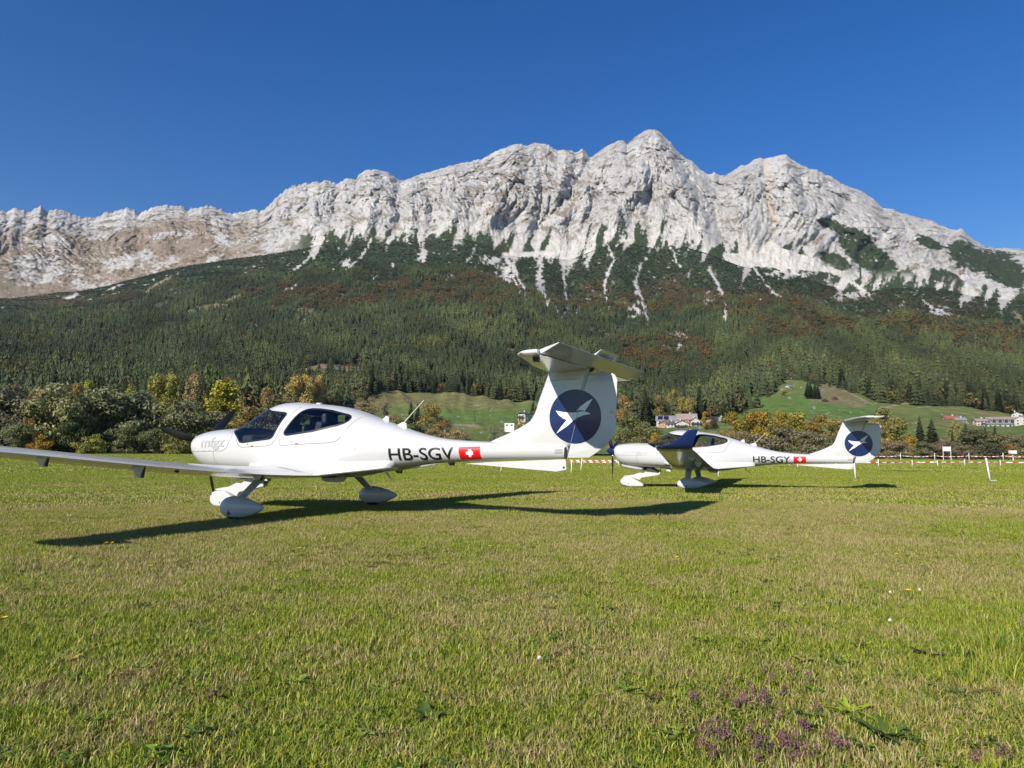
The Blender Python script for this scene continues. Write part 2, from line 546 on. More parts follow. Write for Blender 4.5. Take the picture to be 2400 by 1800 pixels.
def zones(px, py, az, r):
    """scree, bare, meadow, beech, scrub weights 0..1 for points of the slope"""
    wob = 6 * fbm(px / 40, py / 40, 2)
    wo2 = 3.0 * fbm(px / 9, py / 9, 2)
    wo4 = 3.5 * fbm(px / 5 + 3, py / 14, 2)
    scree = np.zeros(px.shape); bare = np.zeros(px.shape)
    for pts, w in SCREE: scree = np.maximum(scree, 1 - ss(w * 0.35, w * 0.8 + 0.8, seg_dist(px + wob * 1.1, py + wo2 * 0.8, pts) + wo2 * 1.1 + wo4))
    fy_ = np.interp(px, FOOT_PX[0], FOOT_PX[1])
    fing = fbm(px / 30 + 0.3 * py / 30 + 0.5 * fbm(px / 60, py / 60, 2), py / 110 - 2, 4, 0.6)
    scree = np.maximum(scree, ss(0.12, 0.30, fing + 0.16 * wo4 / 3.5 + 0.12 * wo2 / 3 - 0.0055 * (py - fy_)) * ss(620, 760, px) * 0.85)
    rk = fbm(px / 13 + py / 30, py / 9 - px / 40, 3, 0.6)
    for cx, cy, a, b in ROCKY:
        scree = np.maximum(scree, ss(0.30, 0.55, rk * 0.9 + 0.62 * (1 - ss(0.2, 1.15, np.hypot((px - cx) / a, (py - cy) / b)))))
    for pts, w in BARE: bare = np.maximum(bare, 1 - ss(w * 0.3, w * 1.3, seg_dist(px + wob * 1.4, py + wo2, pts) + 2.0 * wo2 + wo4))
    for p in BARE_POLY: bare = np.maximum(bare, in_poly(px + wob * 0.6, py + wo2, p).astype(float))
    mead = (r < np.interp(az, *ZW) ).astype(float)
    for p in GREEN_POLY: mead = np.maximum(mead, in_poly(px + wob * 0.4, py + wo2, p).astype(float))
    beech = np.zeros(px.shape)
    for cx, cy, a, b in BEECH:
        beech = np.maximum(beech, 1 - ss(0.4, 1.15, np.hypot((px - cx) / a, (py - cy) / b)))
    beech = beech * ss(-0.25, 0.3, fbm(px / 55 + 0.4 * py / 30, py / 26, 3) + 0.12)
    fy = np.interp(px, FOOT_PX[0], FOOT_PX[1])
    lo = 62 + 26 * fbm(px / 120, py / 80, 2) + 60 * np.exp(-((px - 1480) / 200) ** 2) - 25 * ss(700, 200, px)
    scrub = 1 - ss(lo - 14, lo + 14, py - fy + wob)
    return scree, bare, mead, beech, scrub


_x, _y = zip(*[(-420, 665), (0, 652), (150, 634), (300, 600), (500, 560), (700, 528), (900, 522), (1000, 517), (1090, 552), (1230, 562), (1340, 524), (1480, 534), (1600, 575), (1740, 600), (1850, 632), (2000, 622), (2212, 652), (2650, 690)])
FOOT_PX = (np.array(_x) * K, np.array(_y) * K)
# range at which meadow gives way to wood, by bearing
_wx = np.array([-420, 0, 380, 640, 800, 900, 1000, 1100, 1180, 1260, 1420, 1500, 1600, 1700, 1790, 1830, 1950, 2060, 2160, 2260, 2400, 2700], float)
_wr = np.array([330, 330, 420, 480, 520, 740, 790, 770, 730, 740, 560, 500, 520, 560, 640, 800, 800, 720, 740, 770, 790, 800], float)
ZW = (np.arctan((_wx - 1200) / F_PX), _wr)

MAT_SLOPE, nt, out = new_mat("slope_soil_and_plants")
b = N(nt, "BsdfPrincipled"); b.inputs["Roughness"].default_value = 0.9; b.inputs["Specular IOR Level"].default_value = 0.15
at = N(nt, "Attribute"); at.attribute_name = "zone_colour"
tc = N(nt, "TexCoord")
n1 = N(nt, "TexNoise"); n1.inputs["Scale"].default_value = 0.09; n1.inputs["Detail"].default_value = 8; n1.inputs["Roughness"].default_value = 0.7
nt.links.new(tc.outputs["Object"], n1.inputs["Vector"])
c = mix_col(nt, 1.0, at.outputs["Color"], ramp(nt, n1.outputs[0], [(0.25, 0.45), (0.5, 1.0), (0.75, 1.5)]), 'MULTIPLY')
nt.links.new(c, b.inputs["Base Color"])
n2 = N(nt, "TexNoise"); n2.inputs["Scale"].default_value = 0.22; n2.inputs["Detail"].default_value = 6; n2.inputs["Roughness"].default_value = 0.75
nt.links.new(tc.outputs["Object"], n2.inputs["Vector"])
bp = N(nt, "Bump"); bp.inputs["Strength"].default_value = 0.9; bp.inputs["Distance"].default_value = 4.0
nt.links.new(n2.outputs[0], bp.inputs["Height"]); nt.links.new(bp.outputs[0], b.inputs["Normal"])
nt.links.new(b.outputs[0], out.inputs[0])


def grid_faces(nr, nc):
    i = np.arange((nr - 1) * (nc - 1)); r = i // (nc - 1); c = i % (nc - 1)
    a = r * nc + c
    return np.stack([a, a + 1, a + nc + 1, a + nc], 1)


def colour_attr(me, C):
    a = me.color_attributes.new("zone_colour", 'FLOAT_COLOR', 'POINT')
    C = np.concatenate([C, np.ones((len(C), 1))], 1).astype(np.float32)
    a.data.foreach_set("color", C.ravel())


def lerp(a, b, t): return a + (np.asarray(b) - a) * t[..., None]


AZ_MIN, AZ_MAX = math.radians(-46), math.radians(46)
# ---- hillside with meadows
azs = np.linspace(AZ_MIN, AZ_MAX, 760)
tr = np.concatenate([np.linspace(150, 330, 14)[:-1], np.linspace(330, 900, 90)[:-1], np.linspace(900, 1500, 60)[:-1]])
fr = np.linspace(0, 1, 110)
RR = np.concatenate([np.repeat(tr[:, None], len(azs), 1), 1500 + fr[:, None] * (r_foot(azs) * 1.01 - 1500)[None]], 0)
AA = np.repeat(azs[None], len(RR), 0)
V = hill_pt(AA, RR)
px, py = to_px(V[..., 0], V[..., 1], V[..., 2])
scree, bare, mead, beech, scrub = zones(px, py, AA, RR)
u = AA * RR
g1 = fbm(u / 45, RR / 30, 3); g2 = fbm(u / 160 + 5, RR / 70, 2); g3 = perlin(u / 300 - 3, RR / 26)
C = np.zeros(V.shape) + np.array([0.052, 0.056, 0.026])                           # wood floor
C = lerp(C, (0.034, 0.048, 0.020), scrub)                                             # dwarf pine
C = lerp(C, (0.085, 0.058, 0.024), beech * 0.8)
field = np.zeros(V.shape) + np.array([0.165, 0.195, 0.055])
field = lerp(field, (0.235, 0.200, 0.082), ss(-0.05, 0.25, g2))
field = lerp(field, (0.125, 0.205, 0.046), ss(0.0, 0.12, g3) * 0.8)
mowed = ((px > 1040) & (px < 1300) & (py > 962) & (py < 992)) | ((px > 1700) & (py > 930) & (py < 985) & (px < 2060))
field = lerp(field, (0.115, 0.205, 0.042), mowed * 0.75)
dry = ((px > 780) & (px < 1200) & (py < 950))
field = lerp(field, (0.225, 0.190, 0.078), dry * 0.65)
C = np.where(mead[..., None] > 0.5, field, C)
bcol = np.zeros(V.shape) + np.array([0.235, 0.185, 0.110])
bcol = lerp(bcol, (0.13, 0.115, 0.05), ss(-0.2, 0.3, g1))
hp = in_poly(px, py, BARE_POLY[1])
bcol = np.where(hp[..., None], np.array([0.215, 0.185, 0.092]) * (1 + .25 * g1[..., None]), bcol)
C = lerp(C, 0, np.zeros(px.shape)); C = C * (1 - bare[..., None]) + bcol * bare[..., None]
C = lerp(C, (0.46, 0.44, 0.41), scree)
for pts, w in [([(925, 912), (985, 960)], 1.2), ([(2065, 958), (2110, 947), (2150, 942)], 2.0), ([(1960, 905), (2045, 948)], 1.5), ([(1052, 995), (1120, 999)], 3.0), ([(480, 957), (520, 957)], 3), ([(1110, 950), (1125, 950)], 1.5)]:
    C = lerp(C, (0.34, 0.27, 0.17), 1 - ss(w * 0.5, w * 1.3, seg_dist(px, py, pts)))
me = mesh_np("hillside", V.reshape(-1, 3), grid_faces(*RR.shape)[:, ::-1], True)
colour_attr(me, C.reshape(-1, 3))
hill = tag(obj("hillside", me, MAT_SLOPE), "lower mountain slope with pastures, woods and scree", kind="structure")

# ---- rock wall
NA, NS = 1500, 300
az1 = np.linspace(AZ_MIN, AZ_MAX, NA)
s = np.concatenate([np.linspace(0, 1, NS), 1 + np.linspace(0.03, 0.5, 10)])
A, S_ = np.meshgrid(az1, s)
rf, rr = r_foot(A), r_ridge(A)
tef, ter = te_of(FOOT, A), te_of(RIDGE, A)
lj = ss(-0.18, -0.3, A)
jag = (0.0024 + 0.0016 * lj) * fbm(A * 95, A * 0 + 3.3, 4, 0.65) + (0.0016 + 0.0022 * lj) * ridged(A * 170, A * 0 + 1.7, 3, 0.6)
zf, zr = EYE + rf * tef, EYE + rr * ter
sc_ = np.clip(S_, 0, 1)
prof = 0.55 * sc_ + 0.45 * ss(0.0, 1.0, sc_)
r0 = rf + (rr - rf) * (0.62 * sc_ + 0.38 * sc_ ** 2.2) 
z0 = zf + (zr - zf) * sc_ + rr * jag * sc_ ** 9
pxn, pyn = to_px(r0 * np.sin(A), r0 * np.cos(A), z0)
u = A * 3600.0; w = z0
left = ss(760, 480, pxn)                                   # the lower, grassy part of the range
wp = 150 * fbm(u / 520 + 2, w / 520, 3); wq = 120 * fbm(u / 430 - 7, w / 430 + 3, 3)
uw = u + wp; ww = w + wq


def turned(a, su, sw):
    c_, s_ = math.cos(math.radians(a)), math.sin(math.radians(a))
    return (uw * c_ + ww * s_) / su, (-uw * s_ + ww * c_) / sw


def crack(a, su, sw, k): return (1 - np.abs(perlin(*turned(a, su, sw)))) ** k


d = 40 * ridged(*turned(8, 430, 1000), 1) + 30 * ridged(*turned(26, 210, 460), 2) - 22 * ridged(*turned(-22, 150, 420), 2) + 20 * ridged(*turned(6, 92, 240), 2)
d = d - 46 * crack(14, 210, 620, 7) - 40 * crack(-16, 120, 360, 8) - 30 * crack(6, 64, 210, 7)
d = d * (1 - 0.25 * left)
d2 = 11 * ridged(*turned(-10, 44, 120), 2) + 9 * ridged(*turned(10, 26, 70), 2) - 17 * crack(8, 33, 110, 7) - 11 * crack(-18, 19, 60, 6) + 5 * ridged(*turned(-6, 11, 26), 2)
GULLY = [([(1384, 369), (1351, 423), (1329, 455), (1279, 517), (1246, 590)], 30, 120), ([(1258, 360), (1268, 390), (1271, 445), (1262, 500), (1250, 560)], 16, 70), ([(1689, 405), (1671, 483), (1689, 551), (1695, 600)], 34, 120), ([(1795, 375), (1800, 470), (1817, 540), (1806, 570)], 22, 70),
         ([(1990, 470), (1945, 520), (1880, 590)], 26, 70), ([(985, 410), (1003, 452), (1011, 517), (997, 570)], 20, 80), ([(935, 420), (931, 502), (917, 570)], 20, 70), ([(1150, 345), (1165, 420), (1210, 500), (1225, 590)], 24, 60), ([(1500, 330), (1530, 420), (1515, 500), (1535, 580)], 16, 50),
         ([(1600, 370), (1640, 460), (1630, 560)], 16, 60), ([(800, 420), (790, 480), (760, 550)], 18, 60), ([(690, 440), (680, 510), (640, 570)], 18, 60), ([(2140, 520), (2100, 580), (2050, 650)], 20, 60), ([(2280, 570), (2240, 640)], 18, 50), ([(1880, 410), (1890, 480), (1930, 540)], 16, 45), ([(1440, 320), (1420, 400), (1385, 480), (1360, 570)], 16, 50)]
SPUR = [([(1530, 300), (1500, 400), (1450, 480), (1425, 580)], 44, 110), ([(1540, 310), (1585, 400), (1620, 500), (1660, 600)], 36, 90), ([(1215, 335), (1190, 430), (1150, 520), (1115, 580)], 36, 80), ([(1330, 345), (1312, 420), (1300, 510), (1310, 580)], 26, 80), ([(1832, 362), (1860, 470), (1905, 570)], 36, 80),
        ([(1745, 380), (1735, 470), (1755, 570)], 32, 80), ([(875, 398), (868, 480), (850, 560)], 26, 70), ([(1065, 380), (1070, 470), (1050, 570)], 34, 80), ([(965, 425), (965, 500), (955, 570)], 18, 50), ([(745, 425), (735, 500), (700, 570)], 22, 60), ([(2060, 490), (2010, 570), (1980, 640)], 26, 60), ([(2200, 530), (2170, 600), (2130, 660)], 24, 50), ([(640, 465), (610, 530), (560, 590)], 22, 50)]
qx = pxn + 9 * fbm(pxn / 30, pyn / 30, 3, .6) + 0.8 * wp / 10; qy = pyn + 6 * fbm(pxn / 26 + 5, pyn / 26, 2)
spur = 0
for pts_, w_, a_ in GULLY: spur = spur - a_ * np.clip(1 - seg_dist(qx, qy, pts_) / w_, 0, 1) ** 1.2
for pts_, w_, a_ in SPUR: spur = spur + a_ * np.clip(1 - seg_dist(qx, qy, pts_) / w_, 0, 1) ** 0.9
ledge = 12 * ridged(u / 260 + w / 95, w / 60 + u / 200 + 1.2 * fbm(u / 300, w / 200, 2), 2)       # slanting bedding
taper = ss(0, 0.42, S_) * (1 - 0.75 * ss(0.8, 1.0, S_))
dep = (d + ledge) * taper + d2 * (0.15 + 0.85 * taper) * (1 - 0.6 * ss(0.93, 1.0, S_))
dep = dep + spur * ss(0.0, 0.25, S_) * (1 - 0.7 * ss(0.85, 1.0, S_))
r = r0 - dep
te0 = (z0 - EYE) / r0
z = EYE + r * te0 + 7 * fbm(u / 30, w / 24, 3) * taper * (1 - ss(0.9, 1.0, S_))
back = np.clip(S_ - 1, 0, 1)
r = r + back * 1500
z = z - back * 1300
V = np.stack([r * np.sin(A), r * np.cos(A), z], -1)
# slope of the surface, for where grass can hold
gzr = np.gradient(z, axis=0) / (np.abs(np.gradient(r, axis=0)) + 1e-3)
steep = np.clip(gzr, 0, 4)
n1 = fbm(uw / 70 + ww / 120, ww / 45 - uw / 160, 4, 0.6); n2 = fbm(u / 210 + 8, w / 160, 3); n3 = fbm(u / 16, w / 14, 3, 0.6)
C = np.zeros(V.shape) + np.array([0.40, 0.39, 0.375])
C = lerp(C, (0.48, 0.468, 0.45), ss(-0.1, 0.35, n2))
C = lerp(C, (0.28, 0.275, 0.268), ss(0.05, 0.4, n3) * 0.6)
grassy = ss(0.02, 0.28, n1 + 0.22 * n3 + 0.16 * left * ss(1.0, 0.35, S_) + 0.16 * np.exp(-((pxn - 1180) / 90) ** 2) * ss(0.9, 0.4, np.abs(S_ - 0.55) * 2) + 0.1 * np.exp(-((pxn - 1330) / 50) ** 2) - 0.03 - 0.08 * ss(1500, 1650, pxn) * ss(2100, 1900, pxn)) * (1 - ss(1.1, 2.4, steep) * 0.8)
C = lerp(C, (0.205, 0.165, 0.115), grassy * 0.85)
lg = left * ss(0.10, 0.3, n2 + 0.3 * n3 + 0.25) * ss(0.85, 0.45, S_) * (1 - ss(0.9, 2.2, steep) * 0.7)
C = lerp(C, (0.190, 0.140, 0.092), lg * 0.85)
# scree aprons
apr = ss(0.20, 0.03, S_ + 0.1 * n2) * ss(640, 720, pxn) 
C = lerp(C, (0.50, 0.48, 0.445), apr * (1 - ss(0.0, 0.4, n1)) * 0.7)
cone = in_poly(pxn + 4 * n3, pyn + 3 * n3, [(1806, 560), (1830, 580), (1905, 606), (1960, 640), (1700, 618), (1696, 592), (1768, 600)]).astype(float)
C = lerp(C, (0.54, 0.51, 0.46), cone)
C = lerp(C, (0.52, 0.42, 0.28), np.exp(-(seg_dist(pxn, pyn, [(1795, 375), (1803, 430), (1800, 470), (1817, 520)]) / 5) ** 2) * 0.6)
# dwarf pine on the right-hand flank and in the cracks
pat = np.zeros(pxn.shape)
for cx, cy, a_, b_ in ((1955, 530, 50, 16), (2015, 580, 60, 50), (2060, 620, 60, 45), (1960, 612, 45, 22), (2270, 600, 60, 40), (2350, 630, 70, 50), (2180, 570, 40, 16), (1920, 640, 40, 20), (2130, 660, 60, 30), (2220, 650, 50, 20), (1850, 625, 60, 14)):
    pat = np.maximum(pat, 1 - ss(0.5, 1.25, np.hypot((pxn - cx) / a_, (pyn - cy - 0.35 * (pxn - cx)) / b_)))
pine = ss(0.28, 0.48, pat * 0.62 + 0.42 * n1 + 0.35 * n3) * (1 - cone)
pine = np.maximum(pine, left * ss(0.2, 0.34, n1 * 0.6 + 0.7 * n3) * ss(0.95, 0.7, S_) * 0.9)
fing = fbm(pxn / 30 + 0.3 * pyn / 30 + 0.5 * fbm(pxn / 60, pyn / 60, 2), pyn / 110 - 2, 4, 0.6)
pine = np.maximum(pine, ss(0.07, -0.05, fing + 3.2 * S_ - 0.16 + 0.25 * n3 + 0.3 * n1) * (1 - cone) * ss(620, 740, pxn))
pine = np.maximum(pine, ss(0.33, 0.5, n3 + 0.25 * n1) * ss(0.6, 0.2, S_) * 0.6)
C = lerp(C, (0.036, 0.050, 0.022), pine)
cr, _b, _m2, _be, _s2 = zones(pxn, pyn, A, r0)
C = lerp(C, (0.50, 0.48, 0.445), cr * ss(0.16, 0.06, S_))

MAT_ROCK, nt, out = new_mat("limestone_wall")
b = N(nt, "BsdfPrincipled"); b.inputs["Roughness"].default_value = 0.92; b.inputs["Specular IOR Level"].default_value = 0.1
at = N(nt, "Attribute"); at.attribute_name = "zone_colour"
tc = N(nt, "TexCoord")
mp = N(nt, "Mapping"); mp.inputs["Scale"].default_value = (1, 1, 0.45)
nt.links.new(tc.outputs["Object"], mp.inputs["Vector"])
n1_ = N(nt, "TexNoise"); n1_.inputs["Scale"].default_value = 0.05; n1_.inputs["Detail"].default_value = 9; n1_.inputs["Roughness"].default_value = 0.72; n1_.inputs["Distortion"].default_value = 0.6
nt.links.new(mp.outputs[0], n1_.inputs["Vector"])
c = mix_col(nt, 1.0, at.outputs["Color"], ramp(nt, n1_.outputs[0], [(0.28, 0.62), (0.5, 1.0), (0.72, 1.28)]), 'MULTIPLY')
nt.links.new(c, b.inputs["Base Color"])
n2_ = N(nt, "TexNoise"); n2_.inputs["Scale"].default_value = 0.11; n2_.inputs["Detail"].default_value = 8; n2_.inputs["Roughness"].default_value = 0.7; n2_.inputs["Distortion"].default_value = 1.2
nt.links.new(mp.outputs[0], n2_.inputs["Vector"])
bp = N(nt, "Bump"); bp.inputs["Strength"].default_value = 1.0; bp.inputs["Distance"].default_value = 7.0
nt.links.new(n2_.outputs[0], bp.inputs["Height"]); nt.links.new(bp.outputs[0], b.inputs["Normal"])
nt.links.new(b.outputs[0], out.inputs[0])
me = mesh_np("mountain", V.reshape(-1, 3), grid_faces(*A.shape)[:, ::-1], False)
me.polygons.foreach_set("use_smooth", np.ones(len(me.polygons), dtype=bool))
colour_attr(me, C.reshape(-1, 3))
mountain = tag(obj("mountain", me, MAT_ROCK), "pale limestone mountain range with jagged ridge under blue sky", kind="structure")

# ---- airfield meadow: fine near the camera, coarse far away, carried under everything
rad = np.concatenate([[0.3], np.geomspace(0.8, 190, 240)])
azg = np.linspace(-math.pi, math.pi, 361)
front = np.abs(azg) < 1.0
AAg, RRg = np.meshgrid(azg, rad)
X, Y = RRg * np.sin(AAg), RRg * np.cos(AAg)
Z = gz(X, Y)
Vg = np.stack([X, Y, Z], -1)
# behind and beside the camera the same meadow runs on to the horizon
rad2 = np.geomspace(190, 9000, 10)
azb = azg
me = mesh_np("meadow", Vg.reshape(-1, 3), grid_faces(*X.shape)[:, ::-1], True)

MAT_FIELD, nt, out = new_mat("meadow_turf")
def dryness(nt):
    """patches of dry and fresh turf, in metres of the field"""
    ge = N(nt, "NewGeometry")
    sp = N(nt, "SeparateXYZ"); nt.links.new(ge.outputs["Position"], sp.inputs[0])
    cb = N(nt, "CombineXYZ"); nt.links.new(sp.outputs[0], cb.inputs[0]); nt.links.new(sp.outputs[1], cb.inputs[1])
    a = N(nt, "TexNoise"); a.inputs["Scale"].default_value = 0.42; a.inputs["Detail"].default_value = 6; a.inputs["Roughness"].default_value = 0.62
    nt.links.new(cb.outputs[0], a.inputs["Vector"])
    # mown strips: fresher beyond thirteen metres, tired turf where the aircraft taxi
    wv = N(nt, "TexNoise"); wv.inputs["Scale"].default_value = 0.16; wv.inputs["Detail"].default_value = 3
    mp = N(nt, "Mapping"); mp.inputs["Scale"].default_value = (0.12, 1.0, 1.0)
    nt.links.new(cb.outputs[0], mp.inputs["Vector"]); nt.links.new(mp.outputs[0], wv.inputs["Vector"])
    yy = N(nt, "MapRange"); yy.inputs[1].default_value = 14.5; yy.inputs[2].default_value = 27.0; yy.inputs[3].default_value = 0.055; yy.inputs[4].default_value = -0.14
    nt.links.new(sp.outputs[1], yy.inputs[0])
    nr = N(nt, "MapRange"); nr.inputs[1].default_value = 2.5; nr.inputs[2].default_value = 6.5; nr.inputs[3].default_value = -0.27; nr.inputs[4].default_value = -0.225
    nt.links.new(sp.outputs[1], nr.inputs[0])
    s1 = N(nt, "Math", operation='MULTIPLY_ADD'); s1.inputs[1].default_value = 0.55
    nt.links.new(wv.outputs[0], s1.inputs[0]); nt.links.new(yy.outputs[0], s1.inputs[2])
    s2 = N(nt, "Math", operation='MULTIPLY_ADD'); s2.inputs[1].default_value = 1.35
    nt.links.new(a.outputs[0], s2.inputs[0]); nt.links.new(s1.outputs[0], s2.inputs[2])
    s3 = N(nt, "Math", operation='ADD'); nt.links.new(s2.outputs[0], s3.inputs[0]); nt.links.new(nr.outputs[0], s3.inputs[1])
    fn = N(nt, "TexNoise"); fn.inputs["Scale"].default_value = 3.4; fn.inputs["Detail"].default_value = 4; fn.inputs["Roughness"].default_value = 0.6
    nt.links.new(cb.outputs[0], fn.inputs["Vector"])
    s4 = N(nt, "Math", operation='MULTIPLY_ADD'); s4.inputs[1].default_value = 0.75
    nt.links.new(fn.outputs[0], s4.inputs[0]); nt.links.new(s3.outputs[0], s4.inputs[2])
    s5 = N(nt, "Math", operation='SUBTRACT'); s5.inputs[1].default_value = 0.375
    nt.links.new(s4.outputs[0], s5.inputs[0])
    return s5.outputs[0], cb.outputs[0], sp
dr, pos, sp = dryness(nt)
dk = N(nt, "MapRange"); dk.inputs[1].default_value = 0.60; dk.inputs[2].default_value = 0.95
nt.links.new(dr, dk.inputs[0])
c1 = mix_col(nt, dk.outputs[0], (0.105, 0.135, 0.024), (0.185, 0.150, 0.058))
n1 = N(nt, "TexNoise"); n1.inputs["Scale"].default_value = 26; n1.inputs["Detail"].default_value = 6; n1.inputs["Roughness"].default_value = 0.8
nt.links.new(pos, n1.inputs["Vector"])
n3 = N(nt, "TexNoise"); n3.inputs["Scale"].default_value = 3.0; n3.inputs["Detail"].default_value = 5; n3.inputs["Roughness"].default_value = 0.75
nt.links.new(pos, n3.inputs["Vector"])
c2 = mix_col(nt, 1.0, c1, ramp(nt, n1.outputs[0], [(0.3, 0.5), (0.7, 1.5)]), 'MULTIPLY')
c3 = mix_col(nt, 1.0, c2, ramp(nt, n3.outputs[0], [(0.3, 0.75), (0.7, 1.25)]), 'MULTIPLY')
b = N(nt, "BsdfPrincipled"); b.inputs["Roughness"].default_value = 0.9; b.inputs["Specular IOR Level"].default_value = 0.15
nt.links.new(c3, b.inputs["Base Color"])
bp = N(nt, "Bump"); bp.inputs["Strength"].default_value = 0.8; bp.inputs["Distance"].default_value = 0.05
nt.links.new(n1.outputs[0], bp.inputs["Height"]); nt.links.new(bp.outputs[0], b.inputs["Normal"])
nt.links.new(b.outputs[0], out.inputs[0])
tag(obj("meadow", me, MAT_FIELD), "short mown airfield meadow with dry patches", kind="structure")
# valley floor: one sheet that carries the land on to the horizon all round
Xb, Yb = np.meshgrid(np.linspace(-6200, 6200, 60), np.linspace(-5300, 7100, 60))
Zb = np.full(Xb.shape, -3.0) 
me = mesh_np("valley_floor", np.stack([Xb, Yb, Zb], -1).reshape(-1, 3), grid_faces(60, 60), True)
colour_attr(me, np.tile([[0.10, 0.13, 0.045]], (3600, 1)))
tag(obj("valley_floor", me, MAT_SLOPE), "flat green valley floor around the airfield", kind="structure")
# ================================================================== the two light aircraft
def tab(p): a = np.array(p, float); return lambda x: np.interp(x, a[:, 0], a[:, 1])


def smooth_tab(p):
    """smooth curve through points"""
    a = np.array(p, float)
    xs = np.linspace(a[0, 0], a[-1, 0], 800)
    h = np.diff(a[:, 0]); dl = np.diff(a[:, 1]) / h
    m = np.zeros(len(a)); m[0] = dl[0]; m[-1] = dl[-1]
    m[1:-1] = np.where(dl[1:] * dl[:-1] > 0, (dl[1:] * h[:-1] + dl[:-1] * h[1:]) / (h[1:] + h[:-1]), 0)
    i = np.clip(np.searchsorted(a[:, 0], xs, side='right') - 1, 0, len(h) - 1)
    t = (xs - a[i, 0]) / h[i]
    ys = (2 * t ** 3 - 3 * t ** 2 + 1) * a[i, 1] + (t ** 3 - 2 * t ** 2 + t) * h[i] * m[i] + (-2 * t ** 3 + 3 * t ** 2) * a[i + 1, 1] + (t ** 3 - t ** 2) * h[i] * m[i + 1]
    return lambda x: np.interp(x, xs, ys)


ZT = smooth_tab([(.30, 1.165), (.325, 1.215), (.36, 1.24), (.42, 1.262), (.53, 1.28), (.79, 1.30), (1.05, 1.306), (1.24, 1.302), (1.31, 1.315), (1.49, 1.40), (1.65, 1.49), (1.87, 1.605), (2.03, 1.655), (2.18, 1.672), (2.35, 1.668), (2.6, 1.64), (2.95, 1.60), (3.2, 1.56), (3.45, 1.497), (3.68, 1.42), (4.0, 1.308), (4.19, 1.245), (4.51, 1.143), (4.87, 1.058), (5.18, 1.018), (5.51, .992), (5.8, .978), (6.3, .965), (6.76, .955)])
ZB = smooth_tab([(.30, .95), (.325, .87), (.36, .81), (.45, .715), (.56, .66), (.78, .625), (1.11, .605), (1.38, .595), (1.63, .58), (1.88, .56), (2.29, .535), (2.7, .52), (3.1, .515), (3.31, .518), (3.55, .54), (3.8, .578), (4.27, .65), (4.72, .70), (5.17, .722), (5.61, .733), (6.15, .742), (6.76, .755)])
HW = smooth_tab([(.30, .22), (.325, .34), (.36, .395), (.42, .428), (.53, .455), (.79, .495), (1.05, .525), (1.29, .548), (1.65, .572), (2.0, .582), (2.5, .582), (3.0, .56), (3.3, .522), (3.68, .44), (4.0, .362), (4.3, .297), (4.7, .226), (5.17, .172), (5.61, .14), (6.15, .105), (6.6, .07), (6.76, .052)])
ZM = smooth_tab([(.3, 1.05), (.79, 1.0), (1.3, .98), (2, .95), (3, .92), (3.7, .905), (4.3, .905), (5.2, .87), (6.76, .855)])
NU = smooth_tab([(.3, 2.1), (.6, 2.5), (1.2, 2.6), (1.8, 2.35), (3.2, 2.35), (4.2, 2.2), (6.76, 2.0)])
NL = smooth_tab([(.3, 2.1), (.8, 2.5), (1.6, 3.0), (3.0, 2.9), (4.2, 2.2), (6.76, 2.0)])


def fus_y(x, z):
    x = np.asarray(x, float); z = np.asarray(z, float)
    zm = ZM(x); up = z >= zm
    H = np.where(up, ZT(x) - zm, zm - ZB(x)); nn = np.where(up, NU(x), NL(x))
    q = np.clip(np.abs(z - zm) / H, 0, 1)
    return HW(x) * (1 - q ** nn) ** (1 / nn)


def L(x, y, z): return np.stack([2.6 - np.asarray(x, float), np.asarray(y, float) + 0 * np.asarray(x, float), np.asarray(z, float) + 0 * np.asarray(x, float)], -1)


def lv(x, y, z): return (2.6 - x, y, z)


WIN_F = [(1.285, 1.30), (1.42, 1.235), (1.545, 1.165), (1.605, 1.10), (1.635, 1.075), (1.68, 1.066), (1.75, 1.068), (2.235, 1.105), (2.285, 1.122), (2.315, 1.155), (2.44, 1.435), (2.443, 1.468), (2.40, 1.487), (2.10, 1.525), (1.98, 1.555), (1.87, 1.61), (1.80, 1.75), (1.2, 1.75)]
WIN_R = [(2.518, 1.20), (2.525, 1.17), (2.55, 1.153), (2.60, 1.152), (3.03, 1.195), (3.39, 1.265), (3.485, 1.30), (3.53, 1.335), (3.537, 1.37), (3.51, 1.40), (3.46, 1.422), (3.17, 1.495), (2.95, 1.527), (2.82, 1.535), (2.755, 1.527), (2.71, 1.505), (2.67, 1.465)]


def poly_near(x, z, poly):
    """closest point on the outline"""
    bd = np.full(x.shape, 1e9); bx = x.copy(); bz = z.copy()
    for (x0, z0), (x1, z1) in zip(poly, poly[1:] + poly[:1]):
        vx, vz = x1 - x0, z1 - z0
        t = np.clip(((x - x0) * vx + (z - z0) * vz) / (vx * vx + vz * vz), 0, 1)
        qx, qz = x0 + t * vx, z0 + t * vz
        dd = np.hypot(x - qx, z - qz); k = dd < bd
        bd = np.where(k, dd, bd); bx = np.where(k, qx, bx); bz = np.where(k, qz, bz)
    return bd, bx, bz


